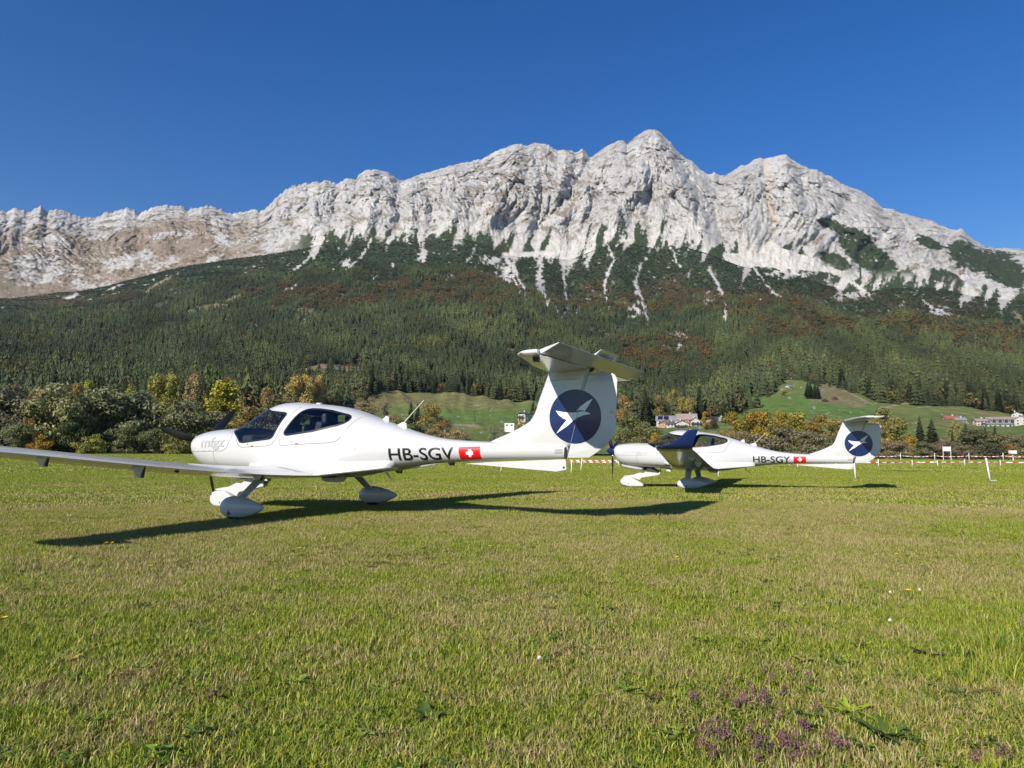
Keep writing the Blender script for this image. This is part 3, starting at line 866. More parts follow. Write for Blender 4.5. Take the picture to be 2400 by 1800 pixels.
def fuselage_meshes():
    xs = np.concatenate([np.array([.30, .312, .325, .34, .36, .385, .42, .46]), np.arange(.5, 1.22, .045), np.arange(1.22, 3.62, .0125), np.arange(3.65, 6.76, .06), [6.76]])
    nt_ = 168
    th = np.linspace(0, 2 * math.pi, nt_, endpoint=False)
    Xg = np.repeat(xs[:, None], nt_, 1)
    c, s_ = np.cos(th)[None], np.sin(th)[None]
    up = s_ >= 0
    nn = np.where(up, NU(Xg), NL(Xg))
    Yg = HW(Xg) * np.sign(c) * np.abs(c) ** (2 / nn)
    Zg = ZM(Xg) + np.where(up, ZT(Xg) - ZM(Xg), ZM(Xg) - ZB(Xg)) * np.sign(s_) * np.abs(s_) ** (2 / nn)
    for poly in (WIN_F, WIN_R):
        bd, bx, bz = poly_near(Xg, Zg, poly)
        k = (bd < 0.0085) & (bz < ZT(bx) - 0.004)
        yy = fus_y(bx, bz)
        Xg = np.where(k, bx, Xg); Zg = np.where(k, bz, Zg); Yg = np.where(k, np.sign(Yg) * yy, Yg)
    V = np.stack([2.6 - Xg, Yg, Zg], -1)
    nr = len(xs)
    i, j = np.meshgrid(np.arange(nr - 1), np.arange(nt_), indexing='ij')
    a = i * nt_ + j; b = i * nt_ + (j + 1) % nt_
    Fq = np.stack([a + nt_, b + nt_, b, a], -1).reshape(-1, 4)
    cx = Xg.ravel()[Fq].mean(1); cz = Zg.ravel()[Fq].mean(1)
    glass_f = in_poly(cx, cz, WIN_F) & (cx < 2.5); glass_r = in_poly(cx, cz, WIN_R)
    Vf = V.reshape(-1, 3)

    def sub(mask, name, off=0.0):
        Fs = Fq[mask]; used, inv = np.unique(Fs, return_inverse=True)
        W = Vf[used].copy()
        if off:
            cen = np.stack([W[:, 0], W[:, 1] * 0, ZM(2.6 - W[:, 0])], 1)
            dv = W - cen; W = W - dv / (np.linalg.norm(dv, axis=1, keepdims=True) + 1e-6) * off
        return mesh_np(name, W, inv.reshape(-1, 4), True)
    skin = sub(~(glass_f | glass_r), "fuselage")
    # closing faces at nose ring and tail post
    bm = bmesh.new(); bm.from_mesh(skin)
    bm.verts.ensure_lookup_table()
    for xx in (2.3, 2.6 - 6.76):
        es = [e for e in bm.edges if e.is_boundary and all(abs(v.co.x - xx) < 1e-4 for v in e.verts)]
        if es: bmesh.ops.holes_fill(bm, edges=es, sides=0)
    bm.to_mesh(skin); bm.free()
    side = Vf[Fq].mean(1)[:, 1] > 0
    liner = sub(~(glass_f | glass_r) & (cx > 1.32) & (cx < 3.7), "cabin_lining", 0.02)
    return skin, sub(glass_f, "windshield"), sub(glass_r & side, "rear_window"), sub(glass_r & ~side, "rear_window"), liner


def airfoil(n=22, t=0.14, camber=0.02):
    """closed outline, from trailing edge over the top to the leading edge and back below"""
    b = np.linspace(0, math.pi, n); x = (1 - np.cos(b)) / 2
    yt = 5 * t * (0.2969 * np.sqrt(x) - 0.126 * x - 0.3516 * x ** 2 + 0.2843 * x ** 3 - 0.1036 * x ** 4)
    yc = camber * np.where(x < 0.4, (0.8 * x - x * x) / 0.16, ((1 - 0.8) + 0.8 * x - x * x) / 0.36)
    up = np.stack([x, yc + yt], 1)[::-1]; lo = np.stack([x, yc - yt], 1)[1:-1]
    return np.concatenate([up, lo])


def loft(rings, name, cap=True, smooth=True):
    R = np.array(rings); nr, m = R.shape[:2]
    i, j = np.meshgrid(np.arange(nr - 1), np.arange(m), indexing='ij')
    a = i * m + j; b = i * m + (j + 1) % m
    Fq = np.stack([a, b, b + m, a + m], -1).reshape(-1, 4)
    Fs = [tuple(f) for f in Fq]
    if cap: Fs += [tuple(range(m))[::-1], tuple(range((nr - 1) * m, nr * m))]
    me = mesh_py(name, R.reshape(-1, 3), Fs, smooth)
    bm = bmesh.new(); bm.from_mesh(me); bmesh.ops.recalc_face_normals(bm, faces=bm.faces); bm.to_mesh(me); bm.free()
    return me


W_LE = smooth_tab([(0, 1.93), (.55, 1.97), (.9, 2.03), (5.7, 2.42)])
W_TE = smooth_tab([(0, 3.55), (.5, 3.46), (.75, 3.33), (1.1, 3.255), (2.0, 3.245), (5.7, 3.20)])
W_Z = smooth_tab([(0, .548), (.55, .552), (5.7, .985)])


def wing_mesh(sgn):
    af = airfoil(26, 0.145, 0.018); rings = []
    for y in np.concatenate([[0.2, .45, .55, .65, .75, .9, 1.1], np.linspace(1.4, 5.7, 14)]):
        le, te = W_LE(y), W_TE(y); ch = te - le
        tk = 0.145 * (1.0 if y > 1 else 1 - 0.12 * (1 - y))
        x = le + af[:, 0] * ch; z = W_Z(y) + 0.045 * (1 - af[:, 0]) + af[:, 1] * ch * tk / 0.145 * (0.98 - 0.02 * y) + 0.012
        rings.append(L(x, sgn * y, z))
    return loft(rings, "wing")


def wing_top(y, fx):
    """point on the upper skin"""
    af = airfoil(60, 0.145, 0.018); up = af[:60][::-1]
    ch = W_TE(y) - W_LE(y)
    tk = (1.0 if y > 1 else 1 - 0.12 * (1 - y))
    return W_LE(y) + fx * ch, W_Z(y) + 0.045 * (1 - fx) + np.interp(fx, up[:, 0], up[:, 1]) * ch * tk * (0.98 - 0.02 * y) + 0.012


def winglet_mesh(sgn):
    """upswept tip: continues the wing, then turns up into a small swept fin"""
    af = airfoil(18, 0.11, 0.0); rings = []
    st = [(5.69, 2.42, 3.20, .985, 0, .125), (5.76, 2.46, 3.205, .995, 0, .12), (5.82, 2.53, 3.21, 1.01, 15, .11), (5.87, 2.66, 3.22, 1.04, 45, .10), (5.905, 2.80, 3.235, 1.09, 65, .09), (5.93, 2.93, 3.27, 1.19, 74, .085), (5.955, 3.06, 3.32, 1.30, 76, .08), (5.972, 3.155, 3.352, 1.385, 76, .075), (5.974, 3.175, 3.35, 1.395, 76, .03)]
    for y, le, te, z, ang, t in st:
        ch = te - le; a = math.radians(ang)
        x = le + af[:, 0] * ch; n_ = af[:, 1] * ch * t / 0.11
        lift = 0.045 * (1 - af[:, 0]) * math.cos(a)
        rings.append(L(x, sgn * (y - n_ * math.sin(a)), z + 0.012 + lift + n_ * math.cos(a)))
    return loft(rings, "winglet")


FIN_LE = smooth_tab([(.90, 5.50), (.985, 5.64), (1.10, 5.95), (1.18, 6.13), (1.225, 6.215), (1.30, 6.28), (1.50, 6.365), (1.84, 6.51), (1.90, 6.535)])
HINGE = tab([(.74, 6.745), (1.62, 7.005), (1.90, 7.10)])
RUD_TE = smooth_tab([(.755, 7.03), (.775, 7.065), (.95, 7.305), (1.06, 7.36), (1.25, 7.39), (1.64, 7.425), (1.74, 7.42), (1.79, 7.36), (1.815, 7.25)])


def fin_half(x, z):
    """half thickness of fin and rudder"""
    le, te = FIN_LE(z), np.maximum(RUD_TE(z), HINGE(z) + 0.2)
    q = np.clip((x - le) / (te - le), 0, 1)
    t0 = (0.062 - 0.018 * np.clip((z - 1.0) / 0.9, 0, 1)) * (1 + 0.55 * ss(1.72, 1.9, z))
    p = np.clip(q / 0.35, 0, 1)
    return t0 * np.where(q < 0.35, np.sqrt(np.clip(1 - (1 - p) ** 2, 0, 1)), 1 - 0.92 * np.clip((q - 0.35) / 0.65, 0, 1) ** 1.25) + 0.002


def fin_mesh():
    rings = []
    for z in np.concatenate([np.linspace(.90, 1.3, 14), np.linspace(1.34, 1.90, 12)]):
        q = (1 - np.cos(np.linspace(0, math.pi / 2, 16)))
        x = FIN_LE(z) + q * (HINGE(z) - FIN_LE(z))
        t = fin_half(x, z)
        rings.append(np.concatenate([L(x, t, z), L(x[::-1][:-1], -t[::-1][:-1], z)]))
    return loft(rings, "fin")


def rudder_mesh():
    rings = []
    for z in np.concatenate([[.757, .765, .775], np.linspace(.80, 1.74, 24), [1.77, 1.79, 1.805, 1.813]]):
        h = HINGE(z) + 0.006; x = h + np.linspace(0, 1, 8) * (RUD_TE(z) - h)
        t = fin_half(x, max(z, .9)); t = np.minimum(t, 0.004 + 0.09 * (RUD_TE(z) - x) + 0.002)
        rings.append(np.concatenate([L(x, t, z), L(x[::-1], -t[::-1], z)]))
    return loft(rings, "rudder", smooth=False)


ST_LE = smooth_tab([(0, 6.50), (.12, 6.505), (1.4, 6.78), (1.58, 6.83), (1.65, 6.90)])
ST_H = 7.10
STZ = 1.885


def stab_mesh():
    af = airfoil(20, 0.10, 0.0); rings = []
    for y in [-1.665, -1.65, -1.62, -1.55, -1.4, -1.0, -.6, -.3, -.12, 0, .12, .3, .6, 1.0, 1.4, 1.55, 1.62, 1.65, 1.665]:
        ay = abs(y); le = ST_LE(min(ay, 1.65)); q = 1.0 if ay < 1.4 else (1.12 if ay < 1.6 else 1.2 if ay < 1.64 else 1.12 if ay < 1.66 else 0.86)
        te = ST_H + 0.22; ch = te - le
        x = le + af[:, 0] * ch; z = af[:, 1] * ch * q * 1.05
        keep = np.clip(x, None, ST_H)
        zz = np.where(x > ST_H, 0.022 * np.sign(z) * q, z)
        rings.append(L(keep, y, STZ + zz))
    return loft(rings, "horizontal_stabilizer")


def elevator_mesh(defl, y0, y1, x0=0.0, x1=0.235, z0=0.0):
    rings = []; c, s_ = math.cos(defl), math.sin(defl)
    for y in np.linspace(y0, y1, 9):
        prof = [(x0, .021), (x0 + .06, .0195), (x1, .003), (x1, -.003), (x0 + .06, -.0195), (x0, -.021)]
        pts = np.array(prof)
        if x0: pts[:, 1] *= 0.4
        X = ST_H + .006 + pts[:, 0] * c - pts[:, 1] * s_; Z = STZ + z0 + pts[:, 0] * s_ + pts[:, 1] * c
        rings.append(L(X, y, Z))
    return loft(rings, "elevator", smooth=False)


def decal(name, polys, surf, mat, parent, off=0.0022, side=1, dens=0.02):
    """flat print laid on a curved surface; polys in (x aft, z)"""
    bm = bmesh.new()
    for p in polys:
        vs = [bm.verts.new((x, 0, z)) for x, z in p]
        bm.faces.new(vs)
    bmesh.ops.triangulate(bm, faces=bm.faces)
    for _ in range(5):
        es = [e for e in bm.edges if e.calc_length() > dens * 1.6]
        if not es: break
        bmesh.ops.subdivide_edges(bm, edges=es, cuts=1)
        bmesh.ops.triangulate(bm, faces=[f for f in bm.faces if len(f.verts) > 3])
    for v in bm.verts:
        x, z = v.co.x, v.co.z
        v.co = Vector((2.6 - x, side * (float(surf(x, z)) + off), z))
    bmesh.ops.recalc_face_normals(bm, faces=bm.faces)
    me = bpy.data.meshes.new(name); bm.to_mesh(me); bm.free()
    return obj(name, me, mat, parent)


def text_decal(name, txt, x0, x1, z0, z1, surf, mat, parent, bold=0.0, off=0.006, shear=0.0):
    cu = bpy.data.curves.new(name, 'FONT'); cu.body = txt; cu.offset = bold; cu.resolution_u = 6; cu.shear = shear
    o = bpy.data.objects.new(name, cu); COL.objects.link(o)
    dg = bpy.context.evaluated_depsgraph_get()
    me = bpy.data.meshes.new_from_object(o.evaluated_get(dg))
    bpy.data.objects.remove(o); bpy.data.curves.remove(cu)
    bm = bmesh.new(); bm.from_mesh(me)
    bmesh.ops.remove_doubles(bm, verts=bm.verts, dist=1e-5)
    xs = [v.co.x for v in bm.verts]; ys = [v.co.y for v in bm.verts]
    ax, bx, ay, by = min(xs), max(xs), min(ys), max(ys)
    bmesh.ops.triangulate(bm, faces=bm.faces)
    for v in bm.verts:
        v.co = Vector((x0 + (v.co.x - ax) / (bx - ax) * (x1 - x0), 0, z0 + (v.co.y - ay) / (by - ay) * (z1 - z0)))
    for _ in range(5):
        es = [e for e in bm.edges if e.calc_length() > 0.035]
        if not es: break
        bmesh.ops.subdivide_edges(bm, edges=es, cuts=1)
        bmesh.ops.triangulate(bm, faces=[f for f in bm.faces if len(f.verts) > 3])
    for v in bm.verts:
        x, z = v.co.x, v.co.z
        v.co = Vector((2.6 - x, float(surf(x, z)) + off, z))
    bmesh.ops.recalc_face_normals(bm, faces=bm.faces)
    me2 = bpy.data.meshes.new(name); bm.to_mesh(me2); bm.free(); bpy.data.meshes.remove(me)
    return obj(name, me2, mat, parent)


def strip(name, pts, width, surf, mat, parent, off=0.0015, n=0.02, side=1):
    """thin line on the skin (panel gap)"""
    P = [np.array(pts[0], float)]
    for a, b in zip(pts[:-1], pts[1:]):
        a, b = np.array(a, float), np.array(b, float); m = max(1, int(np.linalg.norm(b - a) / n))
        P += [a + (b - a) * k / m for k in range(1, m + 1)]
    P = np.array(P); T = np.gradient(P, axis=0); T /= np.linalg.norm(T, axis=1, keepdims=True) + 1e-9
    Nn = np.stack([-T[:, 1], T[:, 0]], 1) * width / 2
    V = []
    for q in (P + Nn, P - Nn):
        V.append(L(q[:, 0], side * (surf(q[:, 0], q[:, 1]) + off), q[:, 1]))
    m = len(P); V = np.concatenate(V)
    Fs = [(i, i + 1, m + i + 1, m + i) for i in range(m - 1)]
    return obj(name, mesh_py(name, V, Fs), mat, parent)


# ---- aircraft materials
M_WHITE = paint("aircraft_white_gloss", (0.52, 0.52, 0.515), rough=0.2, var=0.015, scale=2.5, coat=0.35)
M_WHITE2 = paint("aircraft_white_satin", (0.54, 0.55, 0.555), rough=0.3, var=0.03, scale=5, coat=0.15)
M_BLUE = paint("aircraft_navy_gloss", (0.010, 0.022, 0.085), rough=0.2, var=0.05, coat=0.12, spec=0.35)
M_BLACK = paint("black_composite", (0.012, 0.012, 0.014), rough=0.35, var=0.1)
M_DARK = paint("cabin_dark_trim", (0.022, 0.023, 0.026), rough=0.75, var=0.2)
M_SEAT = paint("seat_leather", (0.035, 0.036, 0.042), rough=0.55, var=0.2)
M_GAP = paint("panel_gap", (0.16, 0.16, 0.16), rough=0.8)
M_GAPD = paint("hinge_gap", (0.05, 0.05, 0.05), rough=0.8)
M_LETTER = paint("black_lettering", (0.012, 0.012, 0.013), rough=0.35)
M_GREY_LET = paint("grey_lettering", (0.40, 0.40, 0.41), rough=0.4)
M_RED = paint("flag_red", (0.70, 0.006, 0.010), rough=0.35)
M_CROSS = paint("flag_white", (0.82, 0.82, 0.82), rough=0.35)
M_TYRE = paint("tyre_rubber", (0.02, 0.02, 0.021), rough=0.85, bump=0.2)
M_CREAM = paint("antenna_cream", (0.72, 0.68, 0.55), rough=0.5)
M_YELLOW = paint("warning_placard", (0.70, 0.46, 0.16), rough=0.5)
M_GREYP = paint("grey_placard", (0.33, 0.33, 0.34), rough=0.5)
M_STEEL = paint("brushed_steel", (0.45, 0.45, 0.46), rough=0.35, metal=1.0)
M_GLASS, nt, out = new_mat("tinted_canopy_glass")
tr_ = N(nt, "BsdfTransparent"); tr_.inputs[0].default_value = (0.76, 0.79, 0.81, 1)
gl = N(nt, "BsdfGlossy"); gl.inputs["Roughness"].default_value = 0.015; gl.inputs[0].default_value = (0.95, 0.97, 1, 1)
lw = N(nt, "Fresnel"); lw.inputs[0].default_value = 1.52
bf = N(nt, "NewGeometry"); mf = N(nt, "Mix"); mf.inputs[3].default_value = 0.05
nt.links.new(bf.outputs["Backfacing"], mf.inputs[0]); nt.links.new(lw.outputs[0], mf.inputs[2])
mx = N(nt, "MixShader"); nt.links.new(mf.outputs[0], mx.inputs[0]); nt.links.new(tr_.outputs[0], mx.inputs[1]); nt.links.new(gl.outputs[0], mx.inputs[2])
nt.links.new(mx.outputs[0], out.inputs[0])


def surf_fin(x, z): return fin_half(x, max(float(z), .9)) if x < HINGE(z) else min(float(fin_half(x, max(float(z), .9))), 0.006 + 0.09 * (float(RUD_TE(z)) - float(x)))


def teardrop(name, mat, parent, x0, x1, y, z0, z1, hw, tail=0.5):
    """wheel fairing with flat-cut underside and pointed tail"""
    rings = []
    for q in np.concatenate([[0.0, .01, .03, .07], np.linspace(.12, 1.0, 20)]):
        x = x0 + q * (x1 - x0)
        k = math.sqrt(max(0, 1 - (1 - q / 0.33) ** 2)) if q < 0.33 else (1 - ((q - 0.33) / 0.67) ** 1.75 * 0.96)
        w = hw * (k if q < .33 else 1 - ((q - .33) / .67) ** 1.6 * 0.93)
        zc = z0 + (z1 - z0) * (0.44 + 0.06 * q)
        top = zc + (z1 - zc) * k; bot = zc - (zc - z0) * (k if q < .2 else min(1, k * 1.12) ** 0.8)
        bot = max(bot, z0)
        a = np.linspace(0, 2 * math.pi, 20, endpoint=False)
        yy = y + w * np.sign(np.cos(a)) * np.abs(np.cos(a)) ** .85
        zz = np.where(np.sin(a) >= 0, zc + (top - zc) * np.abs(np.sin(a)) ** 0.95, zc - (zc - bot) * np.abs(np.sin(a)) ** 0.7)
        rings.append(L(np.full(20, x), yy, zz))
    return obj(name, loft(rings, name), mat, parent)


def slab(name, poly, y0, y1, mat, parent, bevel=0.012):
    m = MB(); m.prism([(2.6 - x, z) for x, z in poly], y0, y1)
    return m.build(name, mat, parent, bevel=bevel, segs=2)


def blade_mesh():
    """propeller blade along +z, with twist; chord in the y direction"""
    rings = []
    for r_, ch, tw, tk in ((.05, .05, 65, .045), (.14, .075, 58, .04), (.24, .115, 46, .028), (.38, .135, 35, .02), (.55, .128, 27, .015), (.70, .105, 22, .012), (.80, .075, 20, .009), (.85, .045, 19, .007), (.87, .015, 19, .004)):
        a = np.linspace(0, 2 * math.pi, 14, endpoint=False); t = math.radians(tw + 2)
        c = np.cos(a) * ch / 2; n_ = np.sin(a) * tk / 2
        rings.append(np.stack([c * math.sin(t) + n_ * math.cos(t), c * math.cos(t) - n_ * math.sin(t), np.full(14, r_)], -1))
    return loft(rings, "propeller_blade")


SKIN, WSH, RWL, RWR, LINER = fuselage_meshes()
ME_WING = [wing_mesh(1), wing_mesh(-1)]
ME_WLET = [winglet_mesh(1), winglet_mesh(-1)]
ME_FIN, ME_RUD, ME_STAB, ME_BLADE = fin_mesh(), rudder_mesh(), stab_mesh(), blade_mesh()


def aircraft(name, label, loc, yaw, pt, bk, reg, prop_ang, elev, spinner_mat, wing_z):
    root = empty(name, loc)
    root.rotation_euler = (bk, pt, math.pi - yaw)
    tag(root, label, "aircraft", "white light aircraft parked on the meadow")
    fus = obj("fuselage", SKIN, M_WHITE, root)
    obj("cabin_lining", LINER, M_DARK, fus)
    obj("windshield", WSH, M_GLASS, root); obj("rear_window", RWL, M_GLASS, root); obj("rear_window", RWR, M_GLASS, root)
    # air intake under the engine
    rings = []
    for x, zb, zt, hw in ((.47, .66, .72, .10), (.55, .60, .72, .19), (.75, .545, .72, .23), (.95, .51, .72, .235), (1.10, .49, .72, .22), (1.135, .495, .72, .20)):
        a = np.linspace(0, 2 * math.pi, 24, endpoint=False)
        rings.append(L(np.full(24, x), hw * np.sign(np.cos(a)) * np.abs(np.cos(a)) ** .6, (zb + zt) / 2 + (zt - zb) / 2 * np.sign(np.sin(a)) * np.abs(np.sin(a)) ** .6))
    obj("air_intake", loft(rings, "air_intake"), M_WHITE, root)
    slab("exhaust_pipe", [(1.13, .60), (1.20, .60), (1.20, .50), (1.13, .52)], -.10, -.02, M_BLACK, root, 0.008)
    for s_ in (1, -1):
        slab("cooling_inlet", [(.292, 1.02), (.305, 1.02), (.305, 1.14), (.292, 1.14)], s_ * .165 - .05, s_ * .165 + .05, M_BLACK, root, 0.004) if False else None
    for s_ in (1, -1):
        rings = []
        for x in np.concatenate([np.linspace(1.80, 3.3, 26), np.linspace(3.36, 4.25, 14)]):
            q = np.clip((x - 3.15) / 1.1, 0, 1); q0 = np.clip((2.15 - x) / .35, 0, 1)
            zi = .78 - .02 * q - .03 * q0
            yi = float(fus_y(x, zi)) - .01
            yo = (.84 - .42 * q ** .8) * (1 - q0) + (yi + .005) * q0
            yo = max(yo, float(fus_y(x, .62 + .06 * q)) + .004 * (1 - q))
            fx = np.clip((x - float(W_LE(.8))) / float(W_TE(.8) - W_LE(.8)), .02, 1.0)
            zo = wing_top(.8, fx)[1] - .004 if x < 3.3 else .575 + .10 * q
            zo = zo * (1 - q0) + (zi - .02) * q0
            t = np.linspace(0, 1, 10)
            yc = yi + (.10 + .05 * (1 - q)) * (yo - yi); zc = zo + .018 + .05 * q
            yy = (1 - t) ** 2 * yi + 2 * t * (1 - t) * yc + t * t * yo; zz = (1 - t) ** 2 * zi + 2 * t * (1 - t) * zc + t * t * zo
            yb = np.array([yo - .02, yi * .5]); zb = np.array([zo - .03, zo - .035])
            rings.append(L(np.full(12, x), s_ * np.concatenate([yy, yb]), np.concatenate([zz, zb])))
        obj("wing_root_fairing", loft(rings, "wing_root_fairing"), M_WHITE, root)
    # propeller
    hub = (2.6 - .30, 0, 1.08)
    sp_r = []
    for q in np.linspace(0, 1, 14):
        rr = .148 * math.sin(q * math.pi / 2) ** 0.8 if q else 0.004
        a = np.linspace(0, 2 * math.pi, 28, endpoint=False)
        sp_r.append(L(np.full(28, .01 + .285 * q), rr * np.cos(a), 1.08 + rr * np.sin(a)))
    prop = obj("spinner", loft(sp_r, "spinner"), spinner_mat, root)
    for k in range(3):
        b_ = obj("propeller_blade", ME_BLADE, M_BLACK, prop)
        b_.location = (2.6 - .215, 0, 1.08)
        b_.rotation_euler = (-math.radians(prop_ang + 120 * k), 0, 0)
        m = MB(); m.tube([(2.6 - .215, 0, 1.08)] * 1 + [Vector((2.6 - .215, math.sin(math.radians(prop_ang + 120 * k)) * .155, 1.08 + math.cos(math.radians(prop_ang + 120 * k)) * .155))], .03, 12)
        m.build("blade_root", M_STEEL, prop)
    # wings
    for i, s_ in enumerate((1, -1)):
        w = obj("wing", ME_WING[i], M_WHITE, root)
        obj("winglet", ME_WLET[i], M_BLUE, root)
        # gaps of flap and aileron, wing walk
        def wstrip(nm, pts, wd, mat):
            V, P = [], []
            for (ya, fa), (yb, fb) in zip(pts[:-1], pts[1:]):
                for k in range(14): P.append((ya + (yb - ya) * k / 13, fa + (fb - fa) * k / 13))
            P = np.array(P)
            A3 = np.array([lv(*(lambda q: (q[0], s_ * y, q[1] + .0016))(wing_top(y, f))) for y, f in P])
            chord = np.array([W_TE(y) - W_LE(y) for y, f in P])
            dirn = np.gradient(P, axis=0); acr = np.abs(dirn[:, 0]) > 1e-4
            B3 = np.array([lv(*(lambda q: (q[0], s_ * (y + (0 if ac else wd)), q[1] + .0016))(wing_top(y + (0 if ac else wd), f + (wd / c if ac else 0)))) for (y, f), c, ac in zip(P, chord, acr)])
            m_ = len(P)
            obj(nm, mesh_py(nm, np.concatenate([A3, B3]), [(q, q + 1, m_ + q + 1, m_ + q) for q in range(m_ - 1)]), mat, w)
        wstrip("flap_gap", [(.95, .78), (3.05, .78)], .007, M_GAPD)
        wstrip("aileron_gap", [(3.1, .80), (5.45, .80)], .007, M_GAPD)
        wstrip("flap_edge", [(3.08, .78), (3.08, .995)], .007, M_GAPD)
        wstrip("wing_root_joint", [(.80, .05), (.80, .98)], .004, M_GAP)
        if s_ == 1:
            for k in range(11): wstrip("wing_walk_ridge", [(.60 + .028 * k, .42 + .012 * k), (.60 + .028 * k, .86)], .006, M_GAP)
        # hinge fairings and vents below
        for y, hgt, ln, mt in ((1.55, .075, .16, M_WHITE2), (3.25, .125, .17, M_WHITE2), (4.25, .09, .15, M_WHITE2), (2.72, .035, .06, M_BLACK)):
            x = W_TE(y) - .30; z = W_Z(y) + .015
            slab("hinge_fairing", [(x, z), (x + ln * .55, z - hgt), (x + ln * .85, z - hgt), (x + ln * 1.3, z)], s_ * y - .018, s_ * y + .018, mt, root, 0.006)
            if mt is M_WHITE2: slab("hinge_arm", [(x + ln * .9, z - .01), (x + ln, z - hgt * 1.05), (x + ln * 1.12, z - hgt), (x + ln * 1.25, z - .005)], s_ * y - .012, s_ * y + .012, M_BLACK, root, 0.004)
        # main wheel
        y = s_ * 1.47
        rings = []
        for q in np.linspace(0, 1, 10):
            yy = .86 + q * (1.43 - .86); zz = .64 - q * .39 + .012 * math.sin(q * math.pi)
            xc = 2.55 + .01 * q; ch = .19 - .045 * q; tk = .045
            a = np.linspace(0, 2 * math.pi, 16, endpoint=False)
            rings.append(L(xc + ch / 2 * np.cos(a), s_ * (yy + tk / 2 * np.sin(a) * .3), zz + tk / 2 * np.sin(a)))
        obj("landing_gear_leg", loft(rings, "landing_gear_leg"), M_WHITE2, root)
        f_ = teardrop("wheel_fairing", M_WHITE2, root, 2.29, 3.08, y, .035, .325, .105)
        wh = MB(); a = [2 * math.pi * k / 24 for k in range(24)]
        rg = [L(2.57 + r_ * np.cos(np.array(a)), y + oy, .135 + r_ * np.sin(np.array(a))) for oy, r_ in ((-.06, .08), (-.055, .12), (-.035, .14), (.035, .14), (.055, .12), (.06, .08))]
        tw = obj("wheel", loft(rg, "wheel"), M_TYRE, root)
        m = MB(); m.tube([lv(2.545, y + s_ * .09, .10), lv(2.545, y + s_ * .106, .10)], .022, 14); m.build("brake_hole", M_BLACK, f_)
        m = MB(); m.tube([lv(2.545, y + s_ * .09, .133), lv(2.545, y + s_ * .1045, .133)], .010, 10); m.build("brake_hole", M_BLACK, f_)
        # seats
        for x in (2.05, 2.75):
            m = MB(); m.box(lv(x, s_ * .26, .80), (.46, .40, .16)); m.box(lv(x + .26, s_ * .26, 1.06), (.12, .40, .56), Matrix.Rotation(math.radians(-14), 3, 'Y')); m.box(lv(x + .34, s_ * .26, 1.38), (.09, .24, .15))
            m.build("seat", M_SEAT, root, bevel=.035, segs=3)
        # position light on the tip
        slab("tip_light", [(2.56, 1.045), (2.66, 1.045), (2.66, 1.075), (2.58, 1.07)], s_ * 5.80 - .03, s_ * 5.80 + .035, M_CROSS, root, .008)
    m = MB(); m.box(lv(1.66, 0, 1.03), (.22, .94, .30)); m.build("instrument_panel", M_DARK, root, bevel=.05, segs=3)
    m = MB(); m.tube([lv(1.98, .26, .78), lv(1.93, .26, .95), lv(1.90, .26, 1.10)], [.018, .016, .022], 10); m.build("control_stick", M_BLACK, root)
    m = MB(); m.box(lv(2.5, 0, .66), (1.9, .95, .06)); m.build("cabin_floor", M_DARK, root)
    # nose gear
    slab("nose_gear_arm", [(.515, .335), (.83, .375), (1.03, .445), (1.17, .455), (1.215, .56), (1.31, .58), (1.62, .445), (1.60, .375), (1.07, .285), (1.02, .215), (.79, .295), (.56, .305)], -.045, .045, M_WHITE, root, .014)
    slab("nose_gear_strut", [(1.20, .54), (1.62, .42), (1.66, .47), (1.33, .64), (1.20, .64)], -.03, .03, M_BLACK, root, .01)
    nf = slab("nose_wheel_fairing", [(.435, .16), (.455, .235), (.505, .29), (.56, .305), (.78, .30), (1.125, .115), (1.13, .035), (.72, .03), (.53, .065), (.46, .115)], -.085, .085, M_WHITE, root, .03)
    a = np.array([2 * math.pi * k / 24 for k in range(24)])
    obj("nose_wheel", loft([L(.62 + r_ * np.cos(a), oy, .115 + r_ * np.sin(a)) for oy, r_ in ((-.055, .07), (-.05, .11), (-.03, .12), (.03, .12), (.05, .11), (.055, .07))], "nose_wheel"), M_TYRE, root)
    for x, z in ((.49, .25), (.69, .115)):
        m = MB(); m.tube([lv(x, .07, z), lv(x, .089, z)], .011, 10); m.build("bolt", M_BLACK, nf)
    slab("drain_pipe", [(1.62, .56), (1.67, .56), (1.64, .42), (1.61, .42)], .16, .19, M_WHITE2, root, .005)
    slab("belly_step", [(1.80, .57), (1.98, .57), (1.96, .47), (1.84, .49)], .24, .32, M_WHITE2, root, .01)
    slab("belly_vent", [(2.98, .525), (3.28, .525), (3.22, .455), (3.03, .47)], .05, .30, M_WHITE2, root, .012)
    # tail
    fin = obj("fin", ME_FIN, M_WHITE, root)
    rud = obj("rudder", ME_RUD, M_WHITE, root)
    slab("rudder_tab", [(7.352, 1.06), (7.385, 1.06), (7.405, 1.235), (7.372, 1.235)], -.006, .006, M_WHITE, rud, .002)
    st = obj("horizontal_stabilizer", ME_STAB, M_WHITE, root)
    obj("elevator", elevator_mesh(elev, -1.60, 1.60), M_WHITE, root)
    obj("trim_tab", elevator_mesh(elev + math.radians(14), -.34, .34, .14, .30, .0), M_WHITE, root)
    slab("elevator_horn", [(7.05, 1.875), (7.15, 1.90), (7.13, 1.845), (7.08, 1.82)], -.03, .03, M_BLACK, root, .006)
    slab("camera_pod", [(6.93, 1.865), (7.00, 1.865), (7.00, 1.80), (6.94, 1.81)], 1.36, 1.43, M_BLACK, root, .01) if elev > .1 else None
    slab("ventral_fin", [(5.14, .706), (6.59, .582), (6.73, .605), (6.725, .738), (6.2, .728), (5.5, .712)], -.012, .012, M_WHITE, root, .004)
    m = MB(); m.tube([lv(6.695, .008, .635), lv(6.695, .016, .635)], .014, 12); m.build("tie_down_hole", M_BLACK, root)
